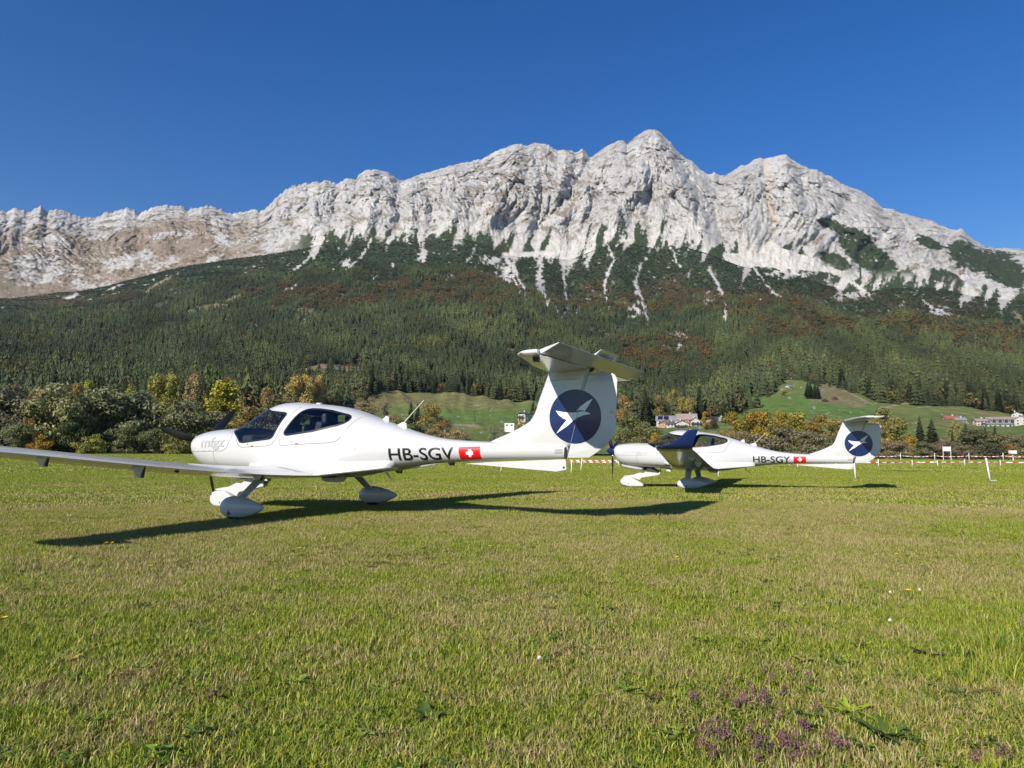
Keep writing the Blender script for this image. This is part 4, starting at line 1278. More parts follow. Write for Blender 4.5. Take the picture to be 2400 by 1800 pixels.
    slab("rudder_stop", [(6.715, .745), (6.75, .745), (6.765, .84), (6.75, .90), (6.725, .88)], .035, .06, M_BLACK, root, .006)
    # aerials
    m = MB(); m.tube([lv(4.21, 0, 1.26), lv(4.585, 0, 1.595)], [.007, .004], 8); ae = m.build("whip_antenna", M_CREAM, root)
    slab("antenna_base", [(4.12, 1.255), (4.30, 1.20), (4.29, 1.275), (4.235, 1.30)], -.014, .014, M_CREAM, ae, .005)
    slab("blade_antenna", [(3.865, 1.345), (3.985, 1.30), (3.985, 1.385), (3.935, 1.402)], -.010, .010, M_WHITE, root, .004)
    m = MB(); m.tube([lv(3.98, .06, .585), lv(4.02, .06, .54), lv(4.13, .06, .45)], [.02, .008, .003], 8); m.build("belly_antenna", M_STEEL, root)
    m = MB(); m.tube([lv(2.68, 0, 1.62), lv(2.68, 0, 1.648)], .05, 16); m.build("roof_antenna", M_WHITE, root, bevel=.006)
    # lettering and emblem
    text_decal("registration_lettering", reg, 4.205, 5.165, .755, .925, fus_y, M_LETTER, root, bold=0.012)
    text_decal("cowling_lettering", "mfgz", .70, 1.285, .965, 1.165, fus_y, M_GREY_LET, root, bold=0.022)
    fl = decal("national_flag", [[(5.245, .755), (5.56, .755), (5.56, .922), (5.245, .922)]], fus_y, M_RED, root, .0026)
    cx, cz, a_, b_ = 5.4025, .8385, .053, .0175
    decal("flag_cross", [[(cx - a_, cz - b_), (cx - b_, cz - b_), (cx - b_, cz - a_), (cx + b_, cz - a_), (cx + b_, cz - b_), (cx + a_, cz - b_), (cx + a_, cz + b_), (cx + b_, cz + b_), (cx + b_, cz + a_), (cx - b_, cz + a_), (cx - b_, cz + b_), (cx - a_, cz + b_)]], fus_y, M_CROSS, fl, .005)
    R_, cx, cz = .342, 6.875, 1.272

    def arcpoly(test):
        return [(cx + R_ * math.cos(t), cz + R_ * math.sin(t)) for t in np.linspace(0, 2 * math.pi, 72, endpoint=False)]
    full = arcpoly(None)

    def clip(poly, keep_front):
        out_ = []
        f = lambda p: (HINGE(p[1]) - p[0] - (.001 if keep_front else -.005)) * (1 if keep_front else -1)
        for a, b2 in zip(poly, poly[1:] + poly[:1]):
            fa, fb = f(a), f(b2)
            if fa >= 0: out_.append(a)
            if fa * fb < 0:
                t = fa / (fa - fb); out_.append((a[0] + (b2[0] - a[0]) * t, a[1] + (b2[1] - a[1]) * t))
        return out_
    nb = lambda u_, v_: (cx + (u_ - 1314) / 262 * R_, cz - (v_ - 860) / 283 * R_)
    bird = [[nb(*p) for p in poly] for poly in (
        [(1120, 790), (1200, 810), (1240, 815), (1232, 893), (1190, 872), (1152, 838)], [(1240, 815), (1290, 818), (1340, 817), (1400, 808), (1440, 820), (1480, 840), (1400, 850), (1340, 875), (1290, 910), (1235, 957), (1175, 995), (1120, 1032), (1170, 965), (1232, 893)],
        [(1330, 803), (1375, 757), (1440, 710), (1500, 682), (1465, 735), (1420, 807), (1375, 797)])]
    for keep, par in ((True, fin), (False, rud)):
        em = decal("round_emblem", [clip(full, keep)], surf_fin, M_BLUE, par, .0022)
        bp_ = [q for q in (clip(p, keep) for p in bird) if len(q) > 2]
        decal("emblem_bird", bp_, surf_fin, M_CROSS, par, .0046)
    # window seals
    for sd in (1, -1):
        cl = [(x, min(z, float(ZT(x)) - .002)) for x, z in WIN_F[:16]]
        strip("window_seal", cl, .026, lambda x, z: fus_y(x, np.minimum(z, ZT(x) - .0005)), M_BLACK, root, .003, .012, sd)
        strip("window_seal", WIN_R + WIN_R[:1], .026, fus_y, M_BLACK, root, .003, .012, sd)
    # panel gaps and placards
    strip("cowling_gap", [(.70, .945), (1.24, .945), (1.33, .985), (1.42, 1.13), (1.40, 1.19), (1.25, 1.30)], .007, fus_y, M_GAP, root)
    strip("cowling_gap", [(1.02, .945), (1.03, .70)], .006, fus_y, M_GAP, root)
    strip("cowling_gap", [(.40, .945), (.70, .945)], .006, fus_y, M_GAP, root)
    strip("canopy_gap", [(1.50, 1.19), (1.60, 1.03), (1.64, 1.0), (1.70, .99), (2.20, 1.0), (2.29, 1.02), (2.34, 1.06), (2.50, 1.35), (2.56, 1.50), (2.60, 1.58)], .008, fus_y, M_GAP, root)
    strip("door_gap", [(2.45, 1.10), (2.44, 1.02), (2.47, 1.0), (3.33, 1.022), (3.42, 1.04), (3.48, 1.085), (3.56, 1.22), (3.64, 1.36), (3.68, 1.40)], .008, fus_y, M_GAP, root)
    for x, z in ((1.93, 1.005), (2.80, 1.02)):
        decal("door_placard", [[(x - .05, z - .006), (x, z - .006), (x, z + .008), (x - .05, z + .008)]], fus_y, M_RED, root, .003)
        decal("door_placard", [[(x + .01, z - .003), (x + .065, z - .003), (x + .065, z + .02), (x + .01, z + .02)]], fus_y, M_CROSS, root, .003)
        m = MB(); m.tube([lv(x - .12, float(fus_y(x - .12, z + .03)) - .005, z + .03), lv(x - .12, float(fus_y(x - .12, z + .03)) + .004, z + .03)], .010, 10); m.build("door_lock", M_STEEL, root)
    decal("static_port", [[(3.715 + .012 * math.cos(t), .925 + .012 * math.sin(t)) for t in np.linspace(0, 6.28, 14)[:-1]]], fus_y, M_YELLOW, root, .003)
    decal("tail_placard", [[(6.60, .815), (6.70, .815), (6.70, .835), (6.60, .835)], [(6.60, .845), (6.70, .845), (6.70, .868), (6.60, .868)]], lambda x, z: max(float(fus_y(x, z)), float(fin_half(x, .9))), M_GREYP, root, .004)
    decal("rudder_placard", [[(7.345 + .016 * math.cos(t), 1.31 + .018 * math.sin(t)) for t in np.linspace(0, 6.28, 16)[:-1]]], surf_fin, M_YELLOW, rud, .004)
    decal("fin_joint", [[(6.50, 1.742), (6.97, 1.742), (6.97, 1.746), (6.50, 1.746)]], surf_fin, M_GAPD, fin, .002)
    for k in range(5):
        m = MB(); xx = .46 + .155 * k; zz = .955
        m.tube([lv(xx, float(fus_y(xx, zz)) - .004, zz), lv(xx, float(fus_y(xx, zz)) + .002, zz)], .008, 8); m.build("cowling_screw", M_STEEL, root)
    return root


def place(pose):
    x0, y0, th, dz = pose
    return (x0 + 2.6 * math.cos(th), y0 - 2.6 * math.sin(th), dz)


aircraft("light_aircraft", "larger, nearer white aircraft HB-SGV with black propeller and long wing", place((-5.3232, 12.0253, .46097, 0.0)), .46097, .0192, .0005, "HB-SGV", 74, math.radians(20), M_BLUE, 0)
aircraft("light_aircraft", "smaller, farther white aircraft HB-SGY with blue spinner and raised blue winglet", place((2.8193, 21.4413, .36185, -.179)), .36185, .0006, .0214, "HB-SGY", 172, math.radians(3), M_BLUE, 0)
# ================================================================== woods on the slopes (uncountable), nearest trees as single things
def spruce_mesh(name, rng, h=1.0, wid=0.17, tiers=9, seg=9, base=0.12, jag=0.35):
    """unit-height spruce: drooping jagged skirts of branches"""
    V, Fs = [], []
    for k in range(tiers):
        q = k / (tiers - 1)
        z0 = base + (1 - base) * q * 0.97; zt = z0 + (1 - base) * (0.22 - 0.10 * q) * (1 + rng.uniform(-.15, .15))
        zt = min(zt, 1.0 * h + .01)
        R = wid * (1 - q) ** 0.85 * (1 + rng.uniform(-.18, .18)) + 0.012
        off = rng.uniform(0, 6.28); b = len(V)
        cx, cy = rng.uniform(-.012, .012, 2)
        V.append((cx, cy, zt))
        for i in range(seg * 2):
            a = off + math.pi * i / seg
            r_ = R * (1.0 + rng.uniform(-.22, .22)) if i % 2 == 0 else R * (1 - jag - rng.uniform(0, .2))
            V.append((cx + r_ * math.cos(a), cy + r_ * math.sin(a), z0 - (0.035 if i % 2 == 0 else -.012) + rng.uniform(-.015, .015)))
        m = seg * 2
        for i in range(m): Fs.append((b, b + 1 + i, b + 1 + (i + 1) % m))
    return mesh_py(name, V, Fs)


def trunk_mesh(name, h, r0, r1, rng, limbs=0, bend=0.03, lift=0.4, spread=0.35):
    m = MB()
    pts = []; x = y = 0.0
    for k in range(6):
        q = k / 5; pts.append((x, y, h * q)); x += rng.uniform(-bend, bend) * h / 5; y += rng.uniform(-bend, bend) * h / 5
    m.tube(pts, [r0 + (r1 - r0) * (k / 5) ** .8 for k in range(6)], 7)
    for i in range(limbs):
        q = rng.uniform(.28, .9); p = Vector(pts[min(int(q * 5), 4)]).lerp(Vector(pts[min(int(q * 5) + 1, 5)]), q * 5 - int(q * 5))
        a = rng.uniform(0, 6.28); ln = h * spread * rng.uniform(.6, 1.1) * (1.15 - q * .5)
        d = Vector((math.cos(a), math.sin(a), lift + rng.uniform(-.1, .5))).normalized()
        e1 = p + d * ln * .5; e2 = p + d * ln + Vector((0, 0, ln * .12))
        rr = (r0 + (r1 - r0) * q) * .5
        m.tube([p, e1, e2], [rr, rr * .6, rr * .2], 5)
    me = mesh_py(name, m.V, m.F, True)
    return me


def crown_mesh(name, rng, lobes, n, size, shell=0.55, aspect=1.0, droop=0.0):
    """crown of leaf sprays: lobes = [(x,y,z,rx,rz)], n sprays in all"""
    lob = np.array(lobes, float); wgt = lob[:, 3] ** 2 * lob[:, 4]; wgt = wgt / wgt.sum()
    idx = rng.choice(len(lob), n, p=wgt)
    d = rng.normal(size=(n, 3)); d /= np.linalg.norm(d, axis=1, keepdims=True)
    rad = (shell + (1 - shell) * rng.random(n) ** 0.7)
    rad *= 1 + 0.16 * rng.normal(size=n)
    lb = lob[idx]
    c = lb[:, :3] + d * np.stack([lb[:, 3], lb[:, 3], lb[:, 4]], 1) * rad[:, None]
    nrm = d * 1.25 + rng.normal(size=(n, 3)) * 0.6 + np.array([0, 0, 0.3]); nrm /= np.linalg.norm(nrm, axis=1, keepdims=True)
    t = np.cross(nrm, rng.normal(size=(n, 3))); t /= np.linalg.norm(t, axis=1, keepdims=True) + 1e-9
    bt = np.cross(nrm, t)
    if droop:
        t = t + np.array([0, 0, -droop]); t /= np.linalg.norm(t, axis=1, keepdims=True)
    s = size * rng.uniform(.55, 1.35, n)[:, None]
    V = np.stack([c - t * s * aspect, c - bt * s * .55 + t * s * .1 * rng.normal(size=(n, 1)), c + t * s * aspect, c + bt * s * .55], 1).reshape(-1, 3)
    Fq = np.arange(4 * n).reshape(-1, 4)
    return mesh_np(name, V, Fq)


rg = np.random.default_rng(21)
M_CONIFER = leaf_mat("conifer_needles_far", 'instancer', var=0.35, trans=0.12, rough=0.85, hue=0.02)
M_BROAD = leaf_mat("broadleaf_far", 'instancer', var=0.45, trans=0.25, rough=0.8, hue=0.03)
spr = [spruce_mesh("spruce_far_%d" % i, rg, wid=w, tiers=t, seg=7) for i, (w, t) in enumerate(((.15, 7), (.18, 7), (.13, 8), (.20, 6), (.16, 8)))]
spr += [crown_mesh("broadleaf_far_%d" % i, rg, [(rg.normal() * .16, rg.normal() * .16, .55 + rg.normal() * .14, .26, .28) for _ in range(6)], 130, .085, .5) for i in range(3)]
for i in range(5): spr[i].materials.append(M_CONIFER)
for i in range(5, 8): spr[i].materials.append(M_BROAD)
FOREST = proto_collection("forest_trees", spr, None)


def sample_slope(n, r0, r1, rng, amin=-0.68, amax=0.68):
    az = rng.uniform(amin, amax, n); r = np.sqrt(rng.uniform(r0 ** 2, r1 ** 2, n))
    return az, r


def forest_points(n, r0, r1, rng, keep=1.0):
    az, r = sample_slope(n, r0, r1, rng)
    ok = r < r_foot(az) * 0.995
    az, r = az[ok], r[ok]
    P = hill_pt(az, r)
    px, py = to_px(P[:, 0], P[:, 1], P[:, 2])
    sc_, ba, me_, be, scr = zones(px, py, az, r)
    den = np.ones(len(az)) * (1 - 0.93 * np.clip(sc_ * 1.3, 0, 1)) * (1 - 0.95 * ba) * (1 - np.clip(me_, 0, 1)) * (1 - 0.93 * scr)
    den *= np.where(be > 0.35, 1.0, 0.98)
    gap = fbm(az * 1900 / 70, r / 70, 2)
    den *= 0.12 + 0.88 * ss(-0.30, -0.05, gap + 0.12 + 0.25 * fbm(az * 1900 / 24, r / 24, 2))
    k = rng.random(len(az)) < den * keep
    return az[k], r[k], P[k], px[k], py[k], be[k], scr[k]


rng2 = np.random.default_rng(3)
az, r, P, px, py, be, scr = forest_points(210000, 320, 3250, rng2)
n = len(az)
u_ = az * r
tone = fbm(u_ / 130, r / 90, 3); tone2 = fbm(u_ / 40 + 4, r / 40, 2)
stand = np.sign(fbm(u_ / 210 + 9, r / 120, 2)) * .5 + np.sign(fbm(u_ / 150 - 4, r / 170 + 2, 2)) * .5
low = ss(900, 820, py * 0 + r * 1.0) * 0 + ss(1000, 600, r)
leafp = np.clip(ss(.15, .45, be) * 0.95 + 0.015 + 0.5 * low * ss(0.05, 0.3, tone2) + 0.25 * ss(0.2, 0.45, tone) * (r < 1700), 0, 0.96)
leaf = rng2.random(n) < leafp
kind = np.where(leaf, 5 + rng2.integers(0, 3, n), rng2.integers(0, 5, n))
hgt = np.where(leaf, rng2.uniform(11, 19, n), rng2.uniform(14, 26, n)) * (0.88 + 0.3 * tone + 0.16 * stand) * (1 + .16 * rng2.normal(size=n)) * (1 - 0.55 * scr) * (1 - 0.3 * ss(0.8, 1.0, r / r_foot(az)))
wd = np.where(leaf, hgt * rng2.uniform(.75, 1.1, n), hgt * rng2.uniform(.95, 1.45, n))
tint = np.zeros((n, 3)) + np.array([0.044, 0.056, 0.022])
tint = tint + (tone2[:, None] * 0.5 + 0.5 * rng2.normal(size=(n, 1)) * 0.5) * np.array([0.016, 0.020, 0.006])
tint[:, :] = np.where((tone > 0.22)[:, None], tint * np.array([1.35, 1.25, 1.0]), tint)
lc = np.array([[0.100, 0.092, 0.028], [0.125, 0.095, 0.026], [0.135, 0.082, 0.026], [0.085, 0.085, 0.026], [0.075, 0.082, 0.026], [0.085, 0.078, 0.034]])
be_c = np.array([[0.108, 0.072, 0.026], [0.094, 0.069, 0.027], [0.118, 0.085, 0.028], [0.085, 0.070, 0.028], [0.070, 0.069, 0.027], [0.055, 0.061, 0.025]])
ci = rng2.integers(0, len(lc), n); cb = rng2.integers(0, len(be_c), n)
dgn = fbm((u_ + np.where(az < .05, .5, -.35) * r) / 95, r / 620 + 5, 3)
tint = tint * (1 + 0.75 * dgn[:, None])  # look of lit and shaded diagonal ridges painted into the spruce tint
hgt = hgt * (1 + .35 * dgn)
tint = tint * (1 + 0.2 * stand[:, None] * np.array([1.0, .8, .5]))
bt = fbm(u_ / 55 + 20, r / 45, 2)
be_k = np.clip(((bt + .35) / .7 * len(be_c)).astype(int) + rng2.integers(-1, 2, n), 0, len(be_c) - 1)
cb = be_k
tint = np.where(leaf[:, None], np.where((be > 0.3)[:, None], be_c[cb], lc[ci]), tint)
tint = np.clip(tint * np.where(leaf, 1.25, 1.02)[:, None], 0.008, 1)
P2 = P.copy(); P2[:, 2] -= 0.6 + 0.04 * hgt * (~leaf)
rot = np.stack([rng2.normal(size=n) * .03, rng2.normal(size=n) * .03, rng2.uniform(0, 6.28, n)], 1)
scl = np.stack([wd, wd, hgt], 1)
# dwarf pine below the cliffs
a2, r2 = sample_slope(150000, 1900, 3250, rng2)
k2 = r2 < r_foot(a2) * 1.0
a2, r2 = a2[k2], r2[k2]
Q = hill_pt(a2, r2); qx_, qy_ = to_px(Q[:, 0], Q[:, 1], Q[:, 2])
z1, z2, z3, z4, z5 = zones(qx_, qy_, a2, r2)
k2 = (rng2.random(len(a2)) < z5 * (1 - np.clip(z1 * 1.5, 0, 1)) * (1 - z2) * .5) & (qx_ > -160) & (qx_ < 2560)
Q = Q[k2]; n2_ = len(Q)
dw = rng2.uniform(3.0, 6.5, n2_)
tn = np.array([[0.036, 0.052, 0.020]]) * (1 + .35 * rng2.normal(size=(n2_, 1))).clip(.4, 1.8)
tree_up = rng2.random(n2_) < .05
P2 = np.concatenate([P2, Q - np.array([0, 0, .8])]); rot = np.concatenate([rot, np.stack([np.zeros(n2_), np.zeros(n2_), rng2.uniform(0, 6.28, n2_)], 1)])
scl = np.concatenate([scl, np.where(tree_up[:, None], np.stack([dw * 1.6, dw * 1.6, dw * 2.2], 1), np.stack([dw * 1.5, dw * 1.5, dw * .8], 1))]); kind = np.concatenate([kind, np.where(tree_up, rng2.integers(0, 5, n2_), rng2.integers(5, 8, n2_))]); tint = np.concatenate([tint, tn])
px = np.concatenate([px, qx_[k2]]); leaf = np.concatenate([leaf, np.zeros(n2_, bool)])
vis = (px > -160) & (px < 2560)
P2, rot, scl, kind, tint = P2[vis], rot[vis], scl[vis], kind[vis], tint[vis]
fo = scatter("forest", P2, rot, scl, kind, tint, FOREST)
tag(fo, "dense spruce forest with autumn beeches covering the mountain slope", "forest", kind="stuff")
print("forest", len(P2))
# ================================================================== trees one can tell apart
M_LEAF = leaf_mat("leaf_sprays", 'object', var=0.5, trans=0.2, rough=0.75, hue=0.03)
M_NEEDLE = leaf_mat("needle_sprays", 'object', var=0.4, trans=0.15, rough=0.8, hue=0.02)
M_BARK = paint("bark", (0.085, 0.07, 0.055), rough=0.95, var=0.4, scale=3, bump=0.6, bscale=12)
M_BIRCH = paint("birch_bark", (0.42, 0.40, 0.36), rough=0.85, var=0.35, scale=4, bump=0.3)
tg = np.random.default_rng(77)


def lobes_round(rng, n, w, h, base):
    out_ = []
    for _ in range(n):
        a = rng.uniform(0, 6.28); q = rng.random() ** .6
        zz = rng.uniform(base, 0.94)
        prof = math.sin(min(1, max(0, (zz - base) / (1 - base) * .86 + .14)) * math.pi) ** .55
        rr = w * .5 * prof * q * .8
        s_ = rng.uniform(.12, .24)
        out_.append((rr * math.cos(a), rr * math.sin(a), zz * h - s_ * .3, s_ * w * .85, s_ * h * .55))
    return out_


# unit trees (height 1), width relative to height
TREES = {}


def make_kind(key, w, n_lobes, base, n, size, bark=M_BARK, limbs=9, aspect=1.0, shell=.5, droop=0.0, trunk_r=.018, spread=.3):
    vars_ = []
    for v in range(2 if key not in ("shrub", "willow") else 3):
        cm = crown_mesh("crown_%s" % key, tg, lobes_round(tg, n_lobes, w, 1.0, base), n, size, shell, aspect, droop)
        cm.materials.append(M_LEAF)
        tm = trunk_mesh("trunk_%s" % key, .82, trunk_r, .004, tg, limbs, .05, .7, spread); tm.materials.append(bark)
        vars_.append((cm, tm))
    TREES[key] = vars_


make_kind("willow", .95, 30, .12, 6500, .022, limbs=12, aspect=1.3, droop=.25, shell=.78)
make_kind("round", .80, 28, .18, 5600, .022, shell=.78)
make_kind("tall", .48, 28, .12, 4600, .018, spread=.18, shell=.75)
make_kind("birch", .50, 26, .22, 3000, .015, bark=M_BIRCH, trunk_r=.014, aspect=1.3, droop=.5, spread=.2)
make_kind("shrub", 1.5, 24, .08, 4200, .032, trunk_r=.02, limbs=14, spread=.5, shell=.75)
make_kind("sparse", .70, 22, .25, 1500, .016, limbs=22, spread=.38)


def spruce_near(name, rng, tiers=20, seg=13, wid=.17):
    V, Fs = [], []
    for k in range(tiers):
        q = k / (tiers - 1); z0 = .07 + .91 * q
        R = wid * (1 - q) ** .8 + .008
        nb = max(5, int(seg * (1 - .55 * q)))
        off = rng.uniform(0, 6.28)
        for i in range(nb):
            a = off + 6.283 * i / nb + rng.uniform(-.2, .2); ln = R * rng.uniform(.7, 1.15)
            d = np.array([math.cos(a), math.sin(a), 0]); t = np.array([-d[1], d[0], 0])
            w_ = ln * .28 + .006; zr = z0 + rng.uniform(-.012, .012)
            for sx in (-1, 1):
                b = len(V)
                V += [tuple(np.array([0, 0, zr + .028])), tuple(d * ln * .55 + t * w_ * sx + np.array([0, 0, zr - .012])), tuple(d * ln + np.array([0, 0, zr - .022 - ln * .12])), tuple(d * ln * .5 + np.array([0, 0, zr + .016]))]
                Fs.append((b, b + 1, b + 2, b + 3))
    me = mesh_py(name, V, Fs); me.materials.append(M_NEEDLE)
    return me


SPRUCE = []
for v in range(4):
    cm = spruce_near("crown_spruce", tg, wid=(.17, .20, .15, .18)[v])
    tm = trunk_mesh("trunk_spruce", .9, .012, .002, tg, 0, .0); tm.materials.append(M_BARK)
    SPRUCE.append((cm, tm))


def tree(name, meshes, loc, h, wscale, col, label, cat, group, rng=tg):
    t = empty(name, loc, rng.uniform(0, 6.28))
    t.scale = (h * wscale, h * wscale, h)
    tag(t, label, cat, group)
    c = bpy.data.objects.new("crown", meshes[0]); link(c, t); c.color = (*col, 1)
    k = bpy.data.objects.new("trunk", meshes[1]); link(k, t)
    return t


OLIVE = (0.062, 0.066, 0.026); GREYG = (0.078, 0.080, 0.042); DARKG = (0.034, 0.042, 0.016); BROWN = (0.095, 0.070, 0.036); YEL = (0.250, 0.165, 0.018)
ORANGE = (0.235, 0.110, 0.020); LIME = (0.165, 0.165, 0.022); GREEN = (0.070, 0.090, 0.024); TAN = (0.150, 0.110, 0.055); PINE = (0.026, 0.040, 0.018)
W_OL = (0.108, 0.108, 0.046)


def at_base(px, r):
    """foot of a tree at bearing px and range r on whatever land is there"""
    az = math.atan2((px - 1200) / F_PX, 1.0 / CP)
    if r < 150: z = float(gz(r * math.sin(az), r * math.cos(az)))
    else: z = float(hill_z(np.array([az]), np.array([float(r)]))[0])
    return Vector((r * math.sin(az), r * math.cos(az), z))


def tree_px(name, kind, px, top, r, wpx, col, label, cat="tree", group=None, v=0):
    b = at_base(px, r)
    d = math.hypot(b.x, b.y) * math.cos(math.atan2(b.x, b.y))
    h = (EYE + (HOR - top) / F_PX * d * 1.0 * (1 + 0.0)) - b.z
    # row -> height through the tilted camera
    az, te = az_te(px, top); h = EYE + r * float(te) - b.z
    ms = SPRUCE[v % 4] if kind == "spruce" else TREES[kind][v % len(TREES[kind])]
    nat = {"willow": .95, "round": .8, "tall": .48, "birch": .5, "shrub": 1.5, "sparse": .7, "spruce": .34}[kind]
    w = wpx / F_PX * d
    k_ = tg.uniform(.88, 1.12) * (1.25 if kind == 'spruce' else 1.5 if max(col) > .15 else 2.15); col = tuple(c * k_ for c in col)
    return tree(name, ms, b + Vector((0, 0, -.05 - .01 * h)), h, w / (h * nat), col, label, cat, group)


# ---- left-hand row of willows by the field edge
GL = "bushy trees along the far edge of the field on the left"
LEFT = [
    ("willow", 22, 893, 140, 150, (0.070, 0.068, 0.040), "dark brownish tree cut by the picture's left edge"),
    ("willow", 128, 886, 138, 165, W_OL, "tall olive willow, tallest of the left-hand row"),
    ("willow", 245, 902, 140, 175, (0.092, 0.096, 0.045), "broad olive willow above the middle of the near wing"),
    ("willow", 322, 906, 142, 150, (0.080, 0.086, 0.048), "grey-green willow standing left of the aircraft's propeller"),
    ("willow", 425, 928, 140, 150, (0.088, 0.090, 0.042), "rounded olive tree directly behind the near aircraft's propeller"),
    ("shrub", 40, 985, 133, 90, (0.075, 0.082, 0.036), "grey-green bush low in front of the leftmost tree"),
    ("shrub", 92, 1004, 132, 56, (0.215, 0.135, 0.022), "small orange-yellow bush low between the left-hand willows"),
    ("shrub", 66, 972, 136, 50, (0.12, 0.075, 0.024), "rusty brown bush beside the small yellow one"),
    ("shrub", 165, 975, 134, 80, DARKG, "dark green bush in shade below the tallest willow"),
    ("shrub", 212, 1010, 131, 80, (0.105, 0.105, 0.024), "low yellow-green bush beneath the broad willow"),
    ("shrub", 285, 995, 133, 95, (0.062, 0.066, 0.026), "low olive bush left of the propeller, at the field edge"),
    ("shrub", 360, 1000, 132, 90, (0.052, 0.058, 0.022), "low dark bush in front of the grey-green willow"),
    ("shrub", 415, 1005, 131, 80, (0.105, 0.098, 0.026), "low yellowish bush under the propeller's horizontal blade"),
    ("tall", 525, 884, 168, 100, (0.205, 0.190, 0.020), "tall bright yellow-green tree above the near aircraft's nose"),
    ("round", 500, 955, 152, 120, (0.085, 0.078, 0.036), "brownish tree behind the near aircraft's cowling"),
    ("round", 590, 950, 160, 120, (0.110, 0.085, 0.028), "brown-orange tree rising behind the near windscreen"),
    ("willow", 655, 912, 210, 140, (0.078, 0.072, 0.032), "rounded olive tree behind the near aircraft's cabin roof"),
    ("round", 178, 893, 190, 90, (0.165, 0.125, 0.030), "golden tree peeping over the left-hand willows"),
    ("round", 85, 905, 185, 80, (0.130, 0.098, 0.032), "orange-brown tree behind the tallest willow"),
    ("tall", 205, 885, 200, 60, (0.125, 0.130, 0.024), "yellow-green treetop behind the broad willow"),
    ("tall", 300, 886, 215, 44, (0.175, 0.175, 0.022), "narrow lime-green tree behind the willow row"),
    ("tall", 450, 868, 300, 60, (0.120, 0.095, 0.045), "pinkish brown bare tree at the wood's edge"),
    ("round", 380, 862, 320, 90, (0.115, 0.110, 0.024), "yellow-green tree at the foot of the spruce wood"),
    ("round", 630, 905, 260, 70, (0.155, 0.110, 0.030), "ochre tree behind the aircraft's roof, left of the spruces"),
    ("round", 700, 868, 420, 80, (0.150, 0.112, 0.034), "yellow-orange tree beside the felled clearing"),
    ("round", 745, 875, 430, 60, (0.140, 0.105, 0.040), "pale orange tree beside the dark spruces"),
    ("tall", 560, 915, 230, 60, (0.120, 0.110, 0.030), "slender olive tree right of the bright yellow-green one"),
]
for i, (k, px, top, r, w, c, lab) in enumerate(LEFT):
    nm = {"shrub": "bush", "willow": "willow_tree"}.get(k, "broadleaf_tree")
    tree_px(nm, k, px, top, r, w, c, lab, "bush" if k == "shrub" else "tree", GL, i)
tree_px("spruce_tree", "spruce", 118, 856, 210, 66, PINE, "single dark spruce rising above the left-hand willows", "tree", GL, 1)

# ---- middle: birch, spruces and bushes behind the rear fuselage
GM = "trees and bushes behind the near aircraft's tail"
for i, (k, px, top, r, w, c, lab) in enumerate([
    ("spruce", 962, 938, 330, 34, PINE, "dark spruce on the pasture left of the birch"),
    ("spruce", 978, 942, 332, 30, PINE, "dark spruce touching the birch, beside the whip antenna"),
    ("birch", 1008, 938, 205, 86, (0.125, 0.098, 0.030), "yellowing birch with white trunk beside the whip antenna"),
    ("birch", 1042, 975, 200, 50, (0.115, 0.075, 0.030), "small rusty birch right of the taller birch"),
    ("shrub", 975, 988, 200, 80, OLIVE, "olive bush below the whip antenna"),
    ("shrub", 1075, 1004, 190, 66, TAN, "pale tan bush above the Swiss flag"),
    ("shrub", 1095, 1014, 185, 60, OLIVE, "low olive bush above the fin's front edge"),
    ("sparse", 1158, 990, 180, 70, GREYG, "thin grey-green tree left of the blue winglet behind the fin"),
    ("shrub", 1188, 1012, 178, 50, BROWN, "brown bush beside the blue winglet behind the fin"),
    ("shrub", 1220, 978, 380, 26, (0.17, 0.125, 0.030), "golden bush in front of the white chalet"),
    ("shrub", 1015, 1000, 195, 60, (0.10, 0.08, 0.035), "brownish bush at the birch's foot"),
    ("shrub", 920, 968, 330, 50, (0.11, 0.085, 0.045), "bare brown bush left of the two spruces"),
    ("spruce", 1250, 938, 560, 18, PINE, "small dark spruce just left of the near fin"),
    ("round", 1258, 950, 545, 22, (0.075, 0.068, 0.035), "brown tree beside the small spruce left of the fin"),
    ("sparse", 870, 922, 480, 40, TAN, "bare pale tree on the pasture hedge"),
    ("sparse", 840, 925, 480, 40, TAN, "bare pale tree at the left end of the pasture hedge"),
    ("shrub", 850, 937, 470, 60, (0.125, 0.10, 0.05), "tan hedge bush on the pasture above the cabin roof"),
    ("shrub", 900, 938, 470, 40, (0.10, 0.085, 0.05), "small tan hedge bush at the hedge's right end"),
]):
    nm = {"shrub": "bush", "spruce": "spruce_tree", "birch": "birch_tree"}.get(k, "broadleaf_tree")
    tree_px(nm, k, px, top, r, w, c, lab, "bush" if k == "shrub" else "tree", GM, i)

